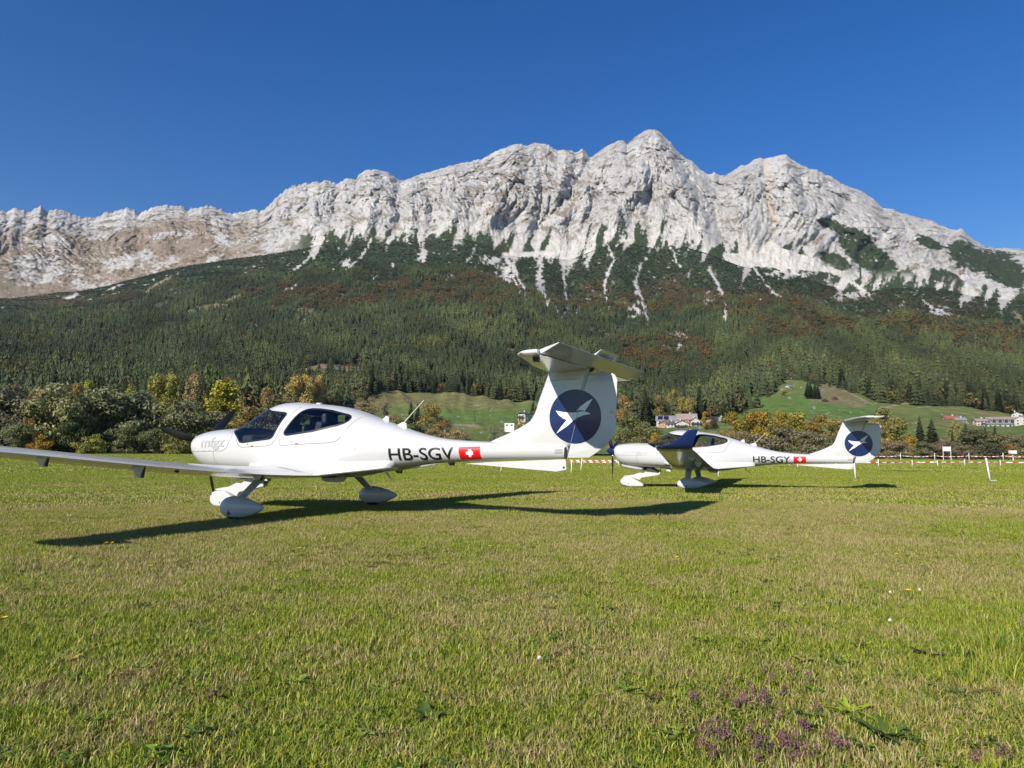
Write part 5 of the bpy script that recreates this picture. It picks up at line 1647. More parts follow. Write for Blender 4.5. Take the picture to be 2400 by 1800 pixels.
# ---- right-hand belt behind the far aircraft
GR = "belt of trees and scrub behind the far aircraft"
RIGHT = [
    ("round", 1478, 968, 175, 90, (0.070, 0.072, 0.024), "dark green tree right of the near rudder"),
    ("round", 1520, 985, 168, 80, (0.078, 0.078, 0.028), "olive tree above the far aircraft's spinner"),
    ("tall", 1536, 1008, 150, 34, YEL, "small golden tree above the far aircraft's cowling"),
    ("shrub", 1490, 1030, 128, 90, (0.055, 0.055, 0.026), "dark scrub between the near rudder and far propeller"),
    ("round", 1625, 1003, 190, 50, (0.150, 0.120, 0.030), "yellowish tree above the far cockpit"),
    ("tall", 1656, 962, 420, 24, (0.215, 0.150, 0.026), "slim golden tree beside the farm roofs"),
    ("round", 1676, 973, 400, 26, (0.035, 0.025, 0.022), "dark purple-brown tree right of the golden one by the farm"),
    ("round", 1728, 962, 205, 84, (0.155, 0.120, 0.020), "yellow-green maple at the left end of the autumn row"),
    ("round", 1778, 955, 208, 84, (0.190, 0.130, 0.020), "golden maple, second of the autumn row"),
    ("round", 1826, 958, 205, 84, (0.175, 0.135, 0.022), "golden-green maple in the middle of the autumn row"),
    ("round", 1868, 960, 208, 80, (0.135, 0.120, 0.022), "olive-gold maple, fourth of the autumn row"),
    ("round", 1915, 968, 205, 80, (0.160, 0.100, 0.024), "orange-tinged maple left of the far fin"),
    ("round", 1955, 975, 200, 70, (0.120, 0.095, 0.028), "brown maple touching the far fin"),
    ("sparse", 1716, 1000, 132, 60, TAN, "bare pale shrub tree behind the far aircraft's antenna"),
    ("shrub", 1690, 1024, 120, 90, BROWN, "brown scrub behind the far aircraft's rear window"),
    ("shrub", 1760, 1000, 124, 110, (0.088, 0.076, 0.042), "grey-brown scrub behind the far registration letters"),
    ("shrub", 1835, 995, 122, 120, (0.082, 0.072, 0.042), "tall grey-brown scrub behind the far tail boom"),
    ("shrub", 1900, 1005, 120, 110, (0.075, 0.070, 0.038), "dense grey scrub in front of the far fin"),
    ("shrub", 1960, 1015, 120, 90, (0.070, 0.066, 0.034), "dark grey scrub behind the far emblem"),
    ("tall", 2075, 950, 190, 60, (0.085, 0.080, 0.026), "tall olive tree right of the far tail"),
    ("round", 2105, 972, 165, 80, (0.115, 0.098, 0.028), "yellow-olive tree right of the far rudder"),
    ("round", 2050, 985, 160, 70, (0.135, 0.090, 0.030), "orange-brown tree directly behind the far rudder"),
    ("spruce", 2158, 972, 158, 44, (0.030, 0.040, 0.018), "dark spruce left of the two beside the yellow bush"),
    ("spruce", 2186, 978, 156, 52, (0.030, 0.040, 0.018), "dark bushy spruce above the white notice board"),
    ("spruce", 2234, 1004, 150, 22, PINE, "small slim spruce right of the notice board"),
    ("tall", 2140, 1021, 126, 34, YEL, "bright golden tree low right of the far tail"),
    ("shrub", 2108, 1030, 118, 80, (0.105, 0.078, 0.045), "pinkish brown scrub right of the far tail"),
    ("shrub", 2068, 1025, 118, 70, (0.088, 0.078, 0.040), "grey-brown scrub just right of the far rudder"),
    ("shrub", 2165, 1032, 117, 70, (0.060, 0.064, 0.030), "dark green scrub left of the notice board"),
    ("shrub", 2205, 1030, 118, 80, (0.082, 0.060, 0.042), "reddish brown scrub behind the notice board"),
    ("round", 2285, 1000, 140, 110, (0.050, 0.054, 0.026), "large dark green tree above the leaning stake"),
    ("spruce", 2266, 990, 190, 40, (0.032, 0.040, 0.018), "ragged spruce behind the large dark green tree"),
    ("spruce", 2312, 992, 200, 20, PINE, "narrow spruce in front of the village barn"),
    ("spruce", 2334, 996, 200, 24, PINE, "short spruce in front of the village hall"),
    ("round", 2350, 1012, 138, 90, (0.085, 0.076, 0.036), "grey-olive tree near the picture's right edge"),
    ("shrub", 2392, 1018, 134, 90, (0.072, 0.068, 0.036), "grey bushy scrub cut by the picture's right edge"),
    ("tall", 2370, 1035, 124, 30, (0.175, 0.120, 0.030), "small yellow shrub beside the white box"),
    ("shrub", 2255, 1040, 116, 70, (0.075, 0.062, 0.038), "low brown scrub right of the notice board"),
    ("shrub", 2320, 1035, 118, 90, (0.050, 0.052, 0.028), "low dark scrub behind the leaning stake"),
    ("shrub", 2025, 1035, 116, 70, (0.072, 0.064, 0.036), "low grey scrub under the far rudder"),
    ("birch", 2240, 985, 230, 40, (0.130, 0.115, 0.036), "pale yellow birch behind the small slim spruce"),
    ("shrub", 1575, 1012, 160, 80, (0.075, 0.070, 0.030), "olive scrub behind the far cowling"),
    ("tall", 1580, 905, 560, 36, (0.150, 0.120, 0.030), "yellowish treetop above the farm, left of the pasture"),
    ("round", 1545, 925, 520, 60, (0.115, 0.090, 0.030), "brown-gold tree above the barn with solar panels"),
    ("round", 1610, 925, 520, 60, (0.135, 0.110, 0.030), "golden-olive tree behind the farm"),
    ("round", 1470, 925, 520, 60, (0.125, 0.085, 0.030), "orange-brown tree right of the near fin's top"),
    ("spruce", 1700, 935, 480, 20, PINE, "dark spruce above the white farmhouse"),
    ("shrub", 1843, 915, 700, 22, (0.155, 0.090, 0.026), "orange bush on the green pasture below the hut"),
    ("shrub", 1938, 932, 640, 20, (0.060, 0.055, 0.030), "dark bush on the dry pasture slope"),
    ("shrub", 1960, 928, 650, 18, (0.085, 0.055, 0.040), "reddish bush on the dry pasture slope"),
]
for i, (k, px, top, r, w, c, lab) in enumerate(RIGHT):
    nm = {"shrub": "bush", "spruce": "spruce_tree", "birch": "birch_tree"}.get(k, "broadleaf_tree")
    tree_px(nm, k, px, top, r, w, c, lab, "bush" if k == "shrub" else "tree", GR, i)
for j in range(9):
    tree_px("spruce_tree", "spruce", 1898 + 8 * (j % 4) + tg.uniform(-2, 2), 893 + 6 * (j // 3), 690 - 12 * (j // 3), 17, PINE, "dark spruce of the tight clump between green and dry pasture", "tree", "spruce clump on the pasture", j)

# ---- spruces at the lower edge of the mountain wood
e_az = tg.uniform(-.58, .62, 900); cnt = 0
GE = "spruces along the lower edge of the mountain wood"
EDGE = [(180, 'above the leftmost willows'), (400, 'above the broad willow behind the near wing'), (560, 'above the bright yellow-green tree'), (700, 'above the near windscreen'), (800, 'beside the felled clearing'), (900, 'above the near cabin roof'), (1010, 'on the pasture rim above the antenna'), (1120, 'on the pasture rim above the flag'), (1250, 'on the pasture rim left of the fin'), (1430, 'behind the near tail'), (1560, 'left above the farm barn'), (1700, 'right above the farm'), (1840, 'left of the green pasture tongue'), (1990, 'above the green pasture tongue'), (2110, 'above the dry pasture slope'), (2250, 'above the red-roofed village house'), (9999, 'above the village barn')]
tg.shuffle(e_az)
for a_ in e_az:
    if cnt >= 170: break
    r_ = float(np.interp(a_, *ZW)) + tg.exponential(30)
    b_ = hill_pt(np.array([a_]), np.array([r_]))[0]
    px, py = to_px(*b_)
    if px < -20 or px > 2420 or tg.random() > .5: continue
    if any(in_poly(np.array([px]), np.array([py]), q)[0] for q in BARE_POLY + GREEN_POLY): continue
    h = tg.uniform(17, 27)
    if 690 < px < 1180 and tg.random() < .5: h *= 1.15
    t = tree("spruce_tree", SPRUCE[cnt % 4], Vector(b_) + Vector((0, 0, -.4)), h, tg.uniform(.95, 1.35), tuple(np.array((0.038, 0.048, 0.020)) * tg.uniform(.75, 1.25)), "spruce at the wood's lower edge, " + next(t for lim, t in EDGE if px < lim), "tree", GE)
    cnt += 1
print("edge spruces", cnt)
# ================================================================== grass, weeds and flowers of the meadow
def blades_mesh(name, rng, n, rad, lo, hi, wid, lean=0.75, seg=2, clump=0.5, gauss=False):
    """a tuft of curved blades on a disc"""
    nc = max(1, int(n * clump / 9))
    cc = rng.uniform(-1, 1, (nc, 2)) * rad
    ic = rng.integers(0, nc, n)
    free = rng.random(n) > clump
    a = rng.uniform(0, 6.283, n); q = np.sqrt(rng.random(n)) * rad
    p = np.where(free[:, None], np.stack([np.cos(a) * q, np.sin(a) * q], 1), cc[ic] + rng.normal(size=(n, 2)) * rad * .03)
    p = np.where((np.hypot(p[:, 0], p[:, 1]) > rad)[:, None], p * .6, p)
    ln = lo + (hi - lo) * rng.random(n) ** 1.6
    th = rng.uniform(0, 6.283, n); le = np.clip(rng.beta(2.2, 1.6, n) * 1.55 * lean, 0, 1.55)
    d = np.stack([np.cos(th), np.sin(th)], 1)
    th2 = th + rng.normal(size=n) * .5 + 1.57; w = np.stack([np.cos(th2), np.sin(th2)], 1) * (wid * rng.uniform(.6, 1.4, n))[:, None] / 2
    k1, k2 = np.sin(le * .45), np.sin(np.clip(le, 0, 1.5)); c1, c2 = np.cos(le * .45), np.cos(np.clip(le, 0, 1.5))
    mid = np.concatenate([p + d * (ln * .5 * k1)[:, None], (ln * .5 * c1)[:, None]], 1)
    tip = np.concatenate([p + d * (ln * .5 * (k1 + k2))[:, None], (ln * .5 * (c1 + c2 * .9))[:, None]], 1)
    base = np.concatenate([p, np.full((n, 1), -.006)], 1); W = np.concatenate([w, np.zeros((n, 1))], 1)
    V = np.stack([base - W, base + W, mid + W * .85, mid - W * .85, tip], 1).reshape(-1, 3)
    o = np.arange(n)[:, None] * 5
    F3 = np.concatenate([o + np.array([[0, 1, 2]]), o + np.array([[0, 2, 3]]), o + np.array([[3, 2, 4]])], 0)
    return mesh_np(name, V, F3)


def grass_material():
    m, nt, out = new_mat("grass_blades")
    dr, pos, sp = dryness(nt)
    ge = N(nt, "NewGeometry")
    rnd = ge.outputs["Random Per Island"]
    wn_ = N(nt, "TexWhiteNoise"); wn_.noise_dimensions = '1D'; nt.links.new(rnd, wn_.inputs["W"])
    fresh = ramp(nt, rnd, [(0.0, (0.070, 0.135, 0.010)), (0.35, (0.185, 0.260, 0.018)), (0.7, (0.320, 0.355, 0.030)), (1.0, (0.460, 0.440, 0.080))])
    straw = ramp(nt, rnd, [(0.0, (0.250, 0.195, 0.062)), (0.5, (0.400, 0.325, 0.125)), (1.0, (0.540, 0.455, 0.215))])
    d2 = N(nt, "MapRange"); d2.inputs[1].default_value = 0.60; d2.inputs[2].default_value = 0.92; d2.inputs[3].default_value = 0.05; d2.inputs[4].default_value = 0.85
    nt.links.new(dr, d2.inputs[0])
    lt = N(nt, "Math", operation='LESS_THAN'); nt.links.new(wn_.outputs[0], lt.inputs[0]); nt.links.new(d2.outputs[0], lt.inputs[1])
    col = mix_col(nt, lt.outputs[0], fresh, straw)
    b = N(nt, "BsdfPrincipled"); b.inputs["Roughness"].default_value = 0.55; b.inputs["Specular IOR Level"].default_value = 0.3
    nt.links.new(col, b.inputs["Base Color"])
    t = N(nt, "BsdfTranslucent"); nt.links.new(col, t.inputs[0])
    mx = N(nt, "MixShader"); mx.inputs[0].default_value = 0.25
    nt.links.new(b.outputs[0], mx.inputs[1]); nt.links.new(t.outputs[0], mx.inputs[2]); nt.links.new(mx.outputs[0], out.inputs[0])
    return m


M_GRASS = grass_material()
gg = np.random.default_rng(404)
near_p = [blades_mesh("turf_near_%d" % i, gg, 4200, .36, .016, .058, .0034, lean=1.0) for i in range(5)]
near_p += [blades_mesh("turf_tuft_%d" % i, gg, 420, .17, .03, .085, .004, lean=.75, clump=.9) for i in range(2)]
GRASS_N = proto_collection("turf_near", near_p, M_GRASS)
mid_p = [blades_mesh("turf_mid_%d" % i, gg, 4200, 1.1, .022, .055, .012, lean=.95) for i in range(4)]
GRASS_M = proto_collection("turf_mid", mid_p, M_GRASS)
far_p = [blades_mesh("turf_far_%d" % i, gg, 3600, 3.2, .03, .06, .05, lean=.8) for i in range(3)]
GRASS_F = proto_collection("turf_far", far_p, M_GRASS)


def field_points(r0, r1, step, rng, half=0.70):
    """jittered grid over the part of the field in view"""
    ys = np.arange(0.6, r1 + 1, step); xs = np.arange(-r1 * .9, r1 * .9, step)
    X, Y = np.meshgrid(xs, ys); X = X.ravel() + rng.uniform(-.5, .5, X.size) * step; Y = Y.ravel() + rng.uniform(-.5, .5, Y.size) * step
    R = np.hypot(X, Y); A = np.arctan2(X, Y)
    k = (R >= r0) & (R < r1) & (np.abs(A) < half)
    return X[k], Y[k]


def lay(name, coll, nk, r0, r1, step, rng, smin, smax, label, extra=None):
    X, Y = field_points(r0, r1, step, rng)
    Z = gz(X, Y); n = len(X)
    kind = rng.integers(0, nk, n)
    if extra is not None:
        kind = np.where(rng.random(n) < .06, nk + rng.integers(0, extra, n), kind)
    tall = 1 + .45 * fbm(X / 1.7, Y / 1.7, 2)
    s = rng.uniform(smin, smax, n)
    rot = np.stack([np.zeros(n), np.zeros(n), rng.uniform(0, 6.283, n)], 1)
    scl = np.stack([s, s, s * np.clip(tall, .5, 1.6)], 1)
    o = scatter(name, np.stack([X, Y, Z], 1), rot, scl, kind, np.ones((n, 3)), coll)
    tag(o, label, "grass", kind="stuff")
    return n


print("grass", lay("near_grass", GRASS_N, 5, 1.2, 13.5, .34, gg, .9, 1.15, "short grass blades in the foreground of the meadow", 2),
      lay("middle_grass", GRASS_M, 4, 13.0, 42, 1.25, gg, .9, 1.15, "mown grass of the middle meadow around the aircraft"),
      lay("distant_grass", GRASS_F, 3, 41, 125, 3.9, gg, .9, 1.2, "mown grass of the far meadow towards the trees"))

# ---- small broad leaves between the blades
def cover_mesh(name, rng, n, rad, lo, hi):
    V, Fs = [], []
    for i in range(n):
        a = rng.uniform(0, 6.28); q = rad * math.sqrt(rng.random())
        leaf_geo(V, Fs, (q * math.cos(a), q * math.sin(a), rng.uniform(.004, .03)), rng.uniform(0, 6.28), rng.uniform(.1, .9), rng.uniform(lo, hi), rng.uniform(lo, hi) * .6, 0, .6, rng)
    return mesh_py(name, V, Fs)


def leaf_geo(V, Fs, base, yaw, pitch, ln, wd, lobes=0, curl=.5, rng=gg):
    d = np.array([math.cos(yaw), math.sin(yaw), 0]); t = np.array([-d[1], d[0], 0]); up = np.array([0, 0, 1.0])
    b = len(V); c = np.array(base)
    V += [tuple(c), tuple(c + d * ln * .5 + t * wd * .5 + up * ln * .35 * math.sin(pitch)), tuple(c + d * ln + up * ln * .3 * math.sin(pitch)), tuple(c + d * ln * .5 - t * wd * .5 + up * ln * .35 * math.sin(pitch))]
    Fs.append((b, b + 1, b + 2, b + 3))


M_COVER = leaf_mat("ground_cover_leaf", 'instancer', var=0.4, trans=0.25, rough=0.5, hue=0.02)
COVER = proto_collection("ground_cover", [cover_mesh("cover_%d" % i, gg, (26, 14, 40, 9)[i], (.07, .05, .12, .03)[i], .014, (.034, .045, .028, .05)[i]) for i in range(4)], M_COVER)
cn = 1500
ca = gg.uniform(-.66, .66, cn); cr_ = np.sqrt(gg.uniform(1.7 ** 2, 13 ** 2, cn)) * gg.uniform(.55, 1.0, cn)
cr_ = np.clip(cr_, 1.7, 13)
CX, CY = cr_ * np.sin(ca), cr_ * np.cos(ca)
kk = fbm(CX / 1.1, CY / 1.1, 2) > -.08
CX, CY = CX[kk], CY[kk]; cn = len(CX)
pal = np.array([[0.115, 0.185, 0.022], [0.080, 0.140, 0.022], [0.170, 0.215, 0.030], [0.060, 0.105, 0.024], [0.230, 0.215, 0.045], [0.150, 0.095, 0.050], [0.240, 0.165, 0.085]])
ct = pal[gg.choice(7, cn, p=[.26, .22, .16, .14, .08, .08, .06])] * gg.uniform(.8, 1.25, (cn, 1))
cs_ = gg.uniform(.6, 1.2, cn)
co = scatter("ground_cover", np.stack([CX, CY, gz(CX, CY)], 1), np.stack([np.zeros(cn), np.zeros(cn), gg.uniform(0, 6.28, cn)], 1), np.stack([cs_] * 3, 1), gg.integers(0, 4, cn), ct, COVER)
tag(co, "small clover and broad leaves spread through the foreground turf", "ground cover", kind="stuff")

# ---- single plants
M_PLANT = leaf_mat("weed_leaf", 'object', var=0.3, trans=0.3, rough=0.5, hue=0.02)
M_STEM = paint("plant_stem", (0.10, 0.12, 0.04), rough=0.7)
M_PETAL_Y = paint("yellow_petal", (0.80, 0.52, 0.01), rough=0.6, var=0.15)
M_PETAL_P = paint("purple_blossom", (0.17, 0.055, 0.095), rough=0.8, var=0.5, scale=60)
M_PETAL_W = paint("white_blossom", (0.72, 0.68, 0.62), rough=0.7, var=0.15)


def leaf_geo(V, Fs, base, yaw, pitch, ln, wd, lobes=0, curl=.5, rng=gg):
    """one broad leaf as a small folded sheet"""
    d = np.array([math.cos(yaw), math.sin(yaw), 0]); t = np.array([-d[1], d[0], 0]); up = np.array([0, 0, 1.0])
    n_ = 6; b = len(V)
    for i in range(n_ + 1):
        q = i / n_
        c = np.array(base) + d * ln * q * math.cos(pitch * (1 - curl * q)) + up * ln * (math.sin(pitch) * q - curl * .55 * q * q)
        w = wd * (math.sin(min(1, q * 1.05 + .05) * math.pi) ** .7) * .5
        if lobes: w *= (1.0 if i % 2 == 0 else .55)
        fold = w * .35
        V += [tuple(c - t * w + up * fold), tuple(c), tuple(c + t * w + up * fold)]
    for i in range(n_):
        a = b + 3 * i
        Fs += [(a, a + 1, a + 4, a + 3), (a + 1, a + 2, a + 5, a + 4)]


def rosette(name, loc, n, ln, wd, col, label, group, lobes=0, pitch=(.25, .9), cat="plant", rng=gg):
    root = empty(name, loc, rng.uniform(0, 6.28)); tag(root, label, cat, group)
    for i in range(n):
        V, Fs = [], []
        l = ln * rng.uniform(.35, 1.15)
        leaf_geo(V, Fs, (rng.normal() * .008, rng.normal() * .008, .004), 6.283 * i / n + rng.uniform(-.35, .35), rng.uniform(*pitch), l, wd * rng.uniform(.7, 1.15), lobes, rng.uniform(.3, .9), rng)
        o = obj("leaf", mesh_py("leaf", V, Fs, True), M_PLANT, root)
        o.color = (*(np.array(col) * rng.uniform(.75, 1.3)), 1)
    return root


def yellow_flower(loc, h, label, group, tilt=.2, rng=gg):
    root = empty("yellow_flower", loc, rng.uniform(0, 6.28)); tag(root, label, "flower", group)
    tx, ty = rng.uniform(-tilt, tilt, 2) * h
    m = MB(); m.tube([(0, 0, -.01), (tx * .4, ty * .4, h * .5), (tx, ty, h)], [.0016, .0014, .0012], 5); m.build("stem", M_STEM, root)
    V, Fs = [], []
    for ring, rad, k in ((0, .021, 14), (1, .014, 10)):
        for i in range(k):
            a = 6.283 * i / k + ring * .3; d = np.array([math.cos(a), math.sin(a), 0]); t = np.array([-d[1], d[0], 0]); c = np.array([tx, ty, h + .002 + ring * .003])
            b = len(V); V += [tuple(c), tuple(c + d * rad * .65 + t * .0042 + np.array([0, 0, rad * .5])), tuple(c + d * rad * .85 + np.array([0, 0, rad * .75])), tuple(c + d * rad * .65 - t * .0042 + np.array([0, 0, rad * .5]))]
            Fs.append((b, b + 1, b + 2, b + 3))
    obj("flower_head", mesh_py("flower_head", V, Fs), M_PETAL_Y, root)
    return root


def spike_flower(loc, h, label, group, mat=M_PETAL_P, rng=gg):
    root = empty("purple_flower", loc, rng.uniform(0, 6.28)); tag(root, label, "flower", group)
    tx, ty = rng.uniform(-.25, .25, 2) * h
    m = MB(); m.tube([(0, 0, -.01), (tx * .5, ty * .5, h * .5), (tx, ty, h)], [.0022, .0018, .0012], 5); m.build("stem", M_STEM, root)
    V, Fs = [], []
    for i in range(34):
        q = .35 + .65 * rng.random(); a = rng.uniform(0, 6.28); r_ = .012 * (1.25 - q) + .004
        c = np.array([tx * q + r_ * math.cos(a), ty * q + r_ * math.sin(a), h * q]); s_ = rng.uniform(.0022, .0045)
        e1 = rng.normal(size=3); e1 /= np.linalg.norm(e1); e2 = np.cross(e1, rng.normal(size=3)); e2 /= np.linalg.norm(e2)
        b = len(V); V += [tuple(c - e1 * s_), tuple(c + e2 * s_), tuple(c + e1 * s_), tuple(c - e2 * s_)]; Fs.append((b, b + 1, b + 2, b + 3))
    obj("blossom_spike", mesh_py("blossom_spike", V, Fs), mat, root)
    return root


def white_flower(loc, h, label, group, rng=gg):
    root = empty("white_flower", loc); tag(root, label, "flower", group)
    m = MB(); m.tube([(0, 0, -.01), (.004, 0, h)], .0014, 5); m.build("stem", M_STEM, root)
    V, Fs = [], []
    for i in range(40):
        d = rng.normal(size=3); d /= np.linalg.norm(d); c = np.array([.004, 0, h + .004]) + d * .008
        e2 = np.cross(d, rng.normal(size=3)); e2 /= np.linalg.norm(e2); e1 = np.cross(d, e2); s_ = .004
        b = len(V); V += [tuple(c - e1 * s_), tuple(c + e2 * s_), tuple(c + e1 * s_), tuple(c - e2 * s_)]; Fs.append((b, b + 1, b + 2, b + 3))
    obj("flower_head", mesh_py("flower_head", V, Fs), M_PETAL_W, root)
    return root


LGREEN = (0.140, 0.215, 0.022); MGREEN = (0.085, 0.150, 0.020); DGREEN = (0.055, 0.095, 0.020); DEAD = (0.085, 0.055, 0.048); YLEAF = (0.26, 0.23, 0.035); REDL = (0.25, 0.06, 0.04)
GW = "broad-leaved weeds in the foreground turf"
for px, py, n, ln, wd, col, lob, lab in [
    (695, 1610, 15, .085, .045, LGREEN, 1, "bright green lobed weed in the left foreground, largest on that side"),
    (1990, 1680, 18, .105, .030, (0.20, 0.27, 0.025), 1, "vivid yellow-green weed right of the purple flowers"),
    (2070, 1735, 16, .12, .028, DGREEN, 0, "dark green feathery weed below the vivid yellow-green one"),
    (2180, 1545, 13, .10, .045, DEAD, 1, "withered purple-brown plant in the right foreground"),
    (1985, 1560, 12, .07, .026, LGREEN, 0, "light green leafy patch left of the withered plant"),
    (2010, 1520, 9, .06, .028, MGREEN, 0, "small green weed above the light green leafy patch"),
    (1000, 1690, 8, .085, .035, DGREEN, 0, "dark broad-leaved weed at the bottom left of centre"),
    (1385, 1555, 9, .065, .028, MGREEN, 0, "mid-green weed in the centre foreground"),
    (1635, 1405, 10, .075, .026, MGREEN, 0, "green tufted weed right of centre, in the middle of the turf"),
    (930, 1465, 7, .055, .026, (0.055, 0.070, 0.035), 0, "dull dark weed left of centre"),
    (1075, 1475, 6, .045, .03, (0.14, 0.085, 0.06), 0, "dry brown leaf tuft near the centre"),
    (1910, 1425, 8, .06, .022, LGREEN, 0, "small bright weed in the right-hand turf"),
    (2215, 1380, 6, .06, .024, LGREEN, 0, "small bright weed below the lone yellow flower"),
    (160, 1555, 9, .06, .03, YLEAF, 0, "yellowish weed in the left foreground"),
    (275, 1700, 7, .05, .035, YLEAF, 0, "pale yellow-green weed at the bottom left"),
    (640, 1445, 8, .06, .028, (0.19, 0.19, 0.035), 0, "yellow-green weed right of the reddish leaves"),
    (60, 1345, 7, .07, .04, (0.10, 0.075, 0.06), 1, "brown withered plant at the left edge"),
    (110, 1343, 6, .06, .035, (0.11, 0.08, 0.065), 1, "brown withered plant second from the left edge"),
    (545, 1265, 6, .06, .04, (0.09, 0.07, 0.055), 1, "brown dry leaf tuft left of the twin yellow flowers"),
    (1725, 1535, 9, .06, .026, LGREEN, 0, "light green weed left of the leafy patch, right foreground"),
    (1720, 1350, 6, .05, .03, (0.10, 0.12, 0.04), 0, "small dull weed in the distant right turf"),
    (1180, 1365, 5, .05, .03, (0.11, 0.07, 0.05), 0, "brown leaf scrap in the middle turf"),
    (1285, 1345, 6, .05, .03, (0.13, 0.08, 0.05), 0, "reddish brown leaf scrap right of the brown one"),
    (745, 1408, 6, .05, .018, REDL, 0, "small reddish plant left of centre"),
    (2250, 1640, 12, .09, .02, DGREEN, 0, "dark grassy weed at the lower right"),
    (2290, 1470, 9, .06, .026, LGREEN, 0, "light green weed above the withered purple plant"),
]:
    rosette("weed_plant", ground_at(px, py), int(n * 1.9), ln * .95, wd * .85, tuple(c * 1.45 for c in col), lab, GW, lob, (.3, .95))
for k, (px, py, n) in enumerate([(2340, 1560, 26), (2380, 1530, 22), (2300, 1600, 18)]):
    g_ = ground_at(px, py)
    me = blades_mesh("long_grass_tuft", gg, 150, .15, .06, .17, .0035, lean=.8, clump=0)
    tag(obj("long_grass_tuft", me, M_GRASS, None, g_), ("long grass tuft left of the one at the right edge", "tallest grass tuft, at the picture's right edge", "lower long grass tuft near the withered plant")[k], "grass tuft", "long grass tufts at the right edge")
GY = "yellow flowers dotted over the turf"
for px, py, h, lab in [(253, 1287, .07, "left one of the twin yellow flowers in front of the wing's shadow"), (265, 1287, .07, "right one of the twin yellow flowers in front of the wing's shadow"), (702, 1299, .06, "yellow flower in the turf below the near wheel"),
                       (350, 1340, .05, "small yellow flower left of the one below the wheel"), (3, 1480, .06, "yellow flower at the picture's left edge"), (2104, 1318, .075, "lone yellow flower in the right-hand turf"), (2123, 1407, .06, "yellow flower below the lone one, right-hand turf"),
                       (862, 1225, .06, "yellow flower at the edge of the aircraft's shadow"), (868, 1205, .05, "yellow flower inside the shadow's edge"), (1145, 1290, .05, "yellow flower right of centre behind the brown scraps"), (1585, 1318, .05, "tiny yellow flower between the two shadows")]:
    yellow_flower(ground_at(px, py + 10), h + .015, lab, GY)
GV = "purple flower spikes at the lower right"
cen = [(1685, 1640, 9, 30), (1780, 1640, 10, 34), (1810, 1600, 8, 22), (1800, 1680, 9, 26), (1680, 1755, 12, 26), (1740, 1760, 12, 26), (1800, 1765, 14, 26), (1880, 1785, 10, 18), (1920, 1785, 8, 18), (2330, 1790, 7, 40), (2390, 1495, 5, 12), (1910, 1700, 4, 8)]
names = ["upper left clump of purple flowers", "upper middle clump of purple flowers", "topmost clump of purple flowers", "central clump of purple flowers", "lower left clump of purple flowers", "lower middle clump of purple flowers", "thick lower clump of purple flowers", "bright magenta clump at the bottom", "right bright magenta clump at the bottom", "scattered purple clump in the bottom right corner", "purple clump at the right edge", "thin purple clump beside the vivid weed"]
for (px, py, n, sd), nm in zip(cen, names):
    for i in range(max(3, int(n * .6))):
        spike_flower(ground_at(px + gg.normal() * sd * 1.5, min(1798, py + gg.normal() * 20)), gg.uniform(.045, .08), "one spike of the " + nm, GV)
GB = "white flowers dotted over the turf"
for px, py, lab in [(2085, 1478, "white clover head in the right foreground"), (2155, 1402, "pale flower head right of the lower yellow flower"), (2086, 1408, "tiny white flower left of the lower yellow flower"), (1262, 1572, "white flower in the centre foreground"), (158, 1217, "white fleck left of the pair on the turf by the wing's shadow"), (165, 1217, "white fleck right of the pair on the turf by the wing's shadow")]:
    white_flower(ground_at(px, py), .05, lab, GB)
# ================================================================== houses, fences, posts and signs
M_WALLW = paint("lime_render_white", (0.40, 0.39, 0.36), rough=0.9, var=0.06, scale=.6)
M_WALLY = paint("cream_render", (0.40, 0.345, 0.25), rough=0.9, var=0.06, scale=.6)
M_WALLO = paint("orange_barn_boards", (0.36, 0.14, 0.065), rough=0.9, var=0.15, scale=.8)
M_BRICK = paint("red_brick_wall", (0.36, 0.17, 0.13), rough=0.9, var=0.15, scale=.8)
M_WOOD = paint("dark_weathered_wood", (0.035, 0.03, 0.028), rough=0.85, var=0.2, scale=.8)
M_ROOFG = paint("grey_roof_sheet", (0.22, 0.225, 0.235), rough=0.6, var=0.08, scale=.5)
M_ROOFR = paint("red_tiled_roof", (0.26, 0.085, 0.06), rough=0.85, var=0.15, scale=.7)
M_ROOFP = paint("faded_pink_tiles", (0.27, 0.205, 0.185), rough=0.85, var=0.12, scale=.7)
M_ROOFD = paint("dark_slate_roof", (0.07, 0.075, 0.08), rough=0.7, var=0.15, scale=.7)
M_PANE = paint("window_pane_dark", (0.03, 0.035, 0.045), rough=0.1, spec=0.8)
M_SOLAR = paint("solar_panel", (0.012, 0.014, 0.03), rough=0.12, spec=0.9)
M_PLASTIC = paint("white_plastic", (0.70, 0.70, 0.68), rough=0.5, var=0.05)
M_SHUT = paint("brown_shutter", (0.10, 0.06, 0.04), rough=0.8)


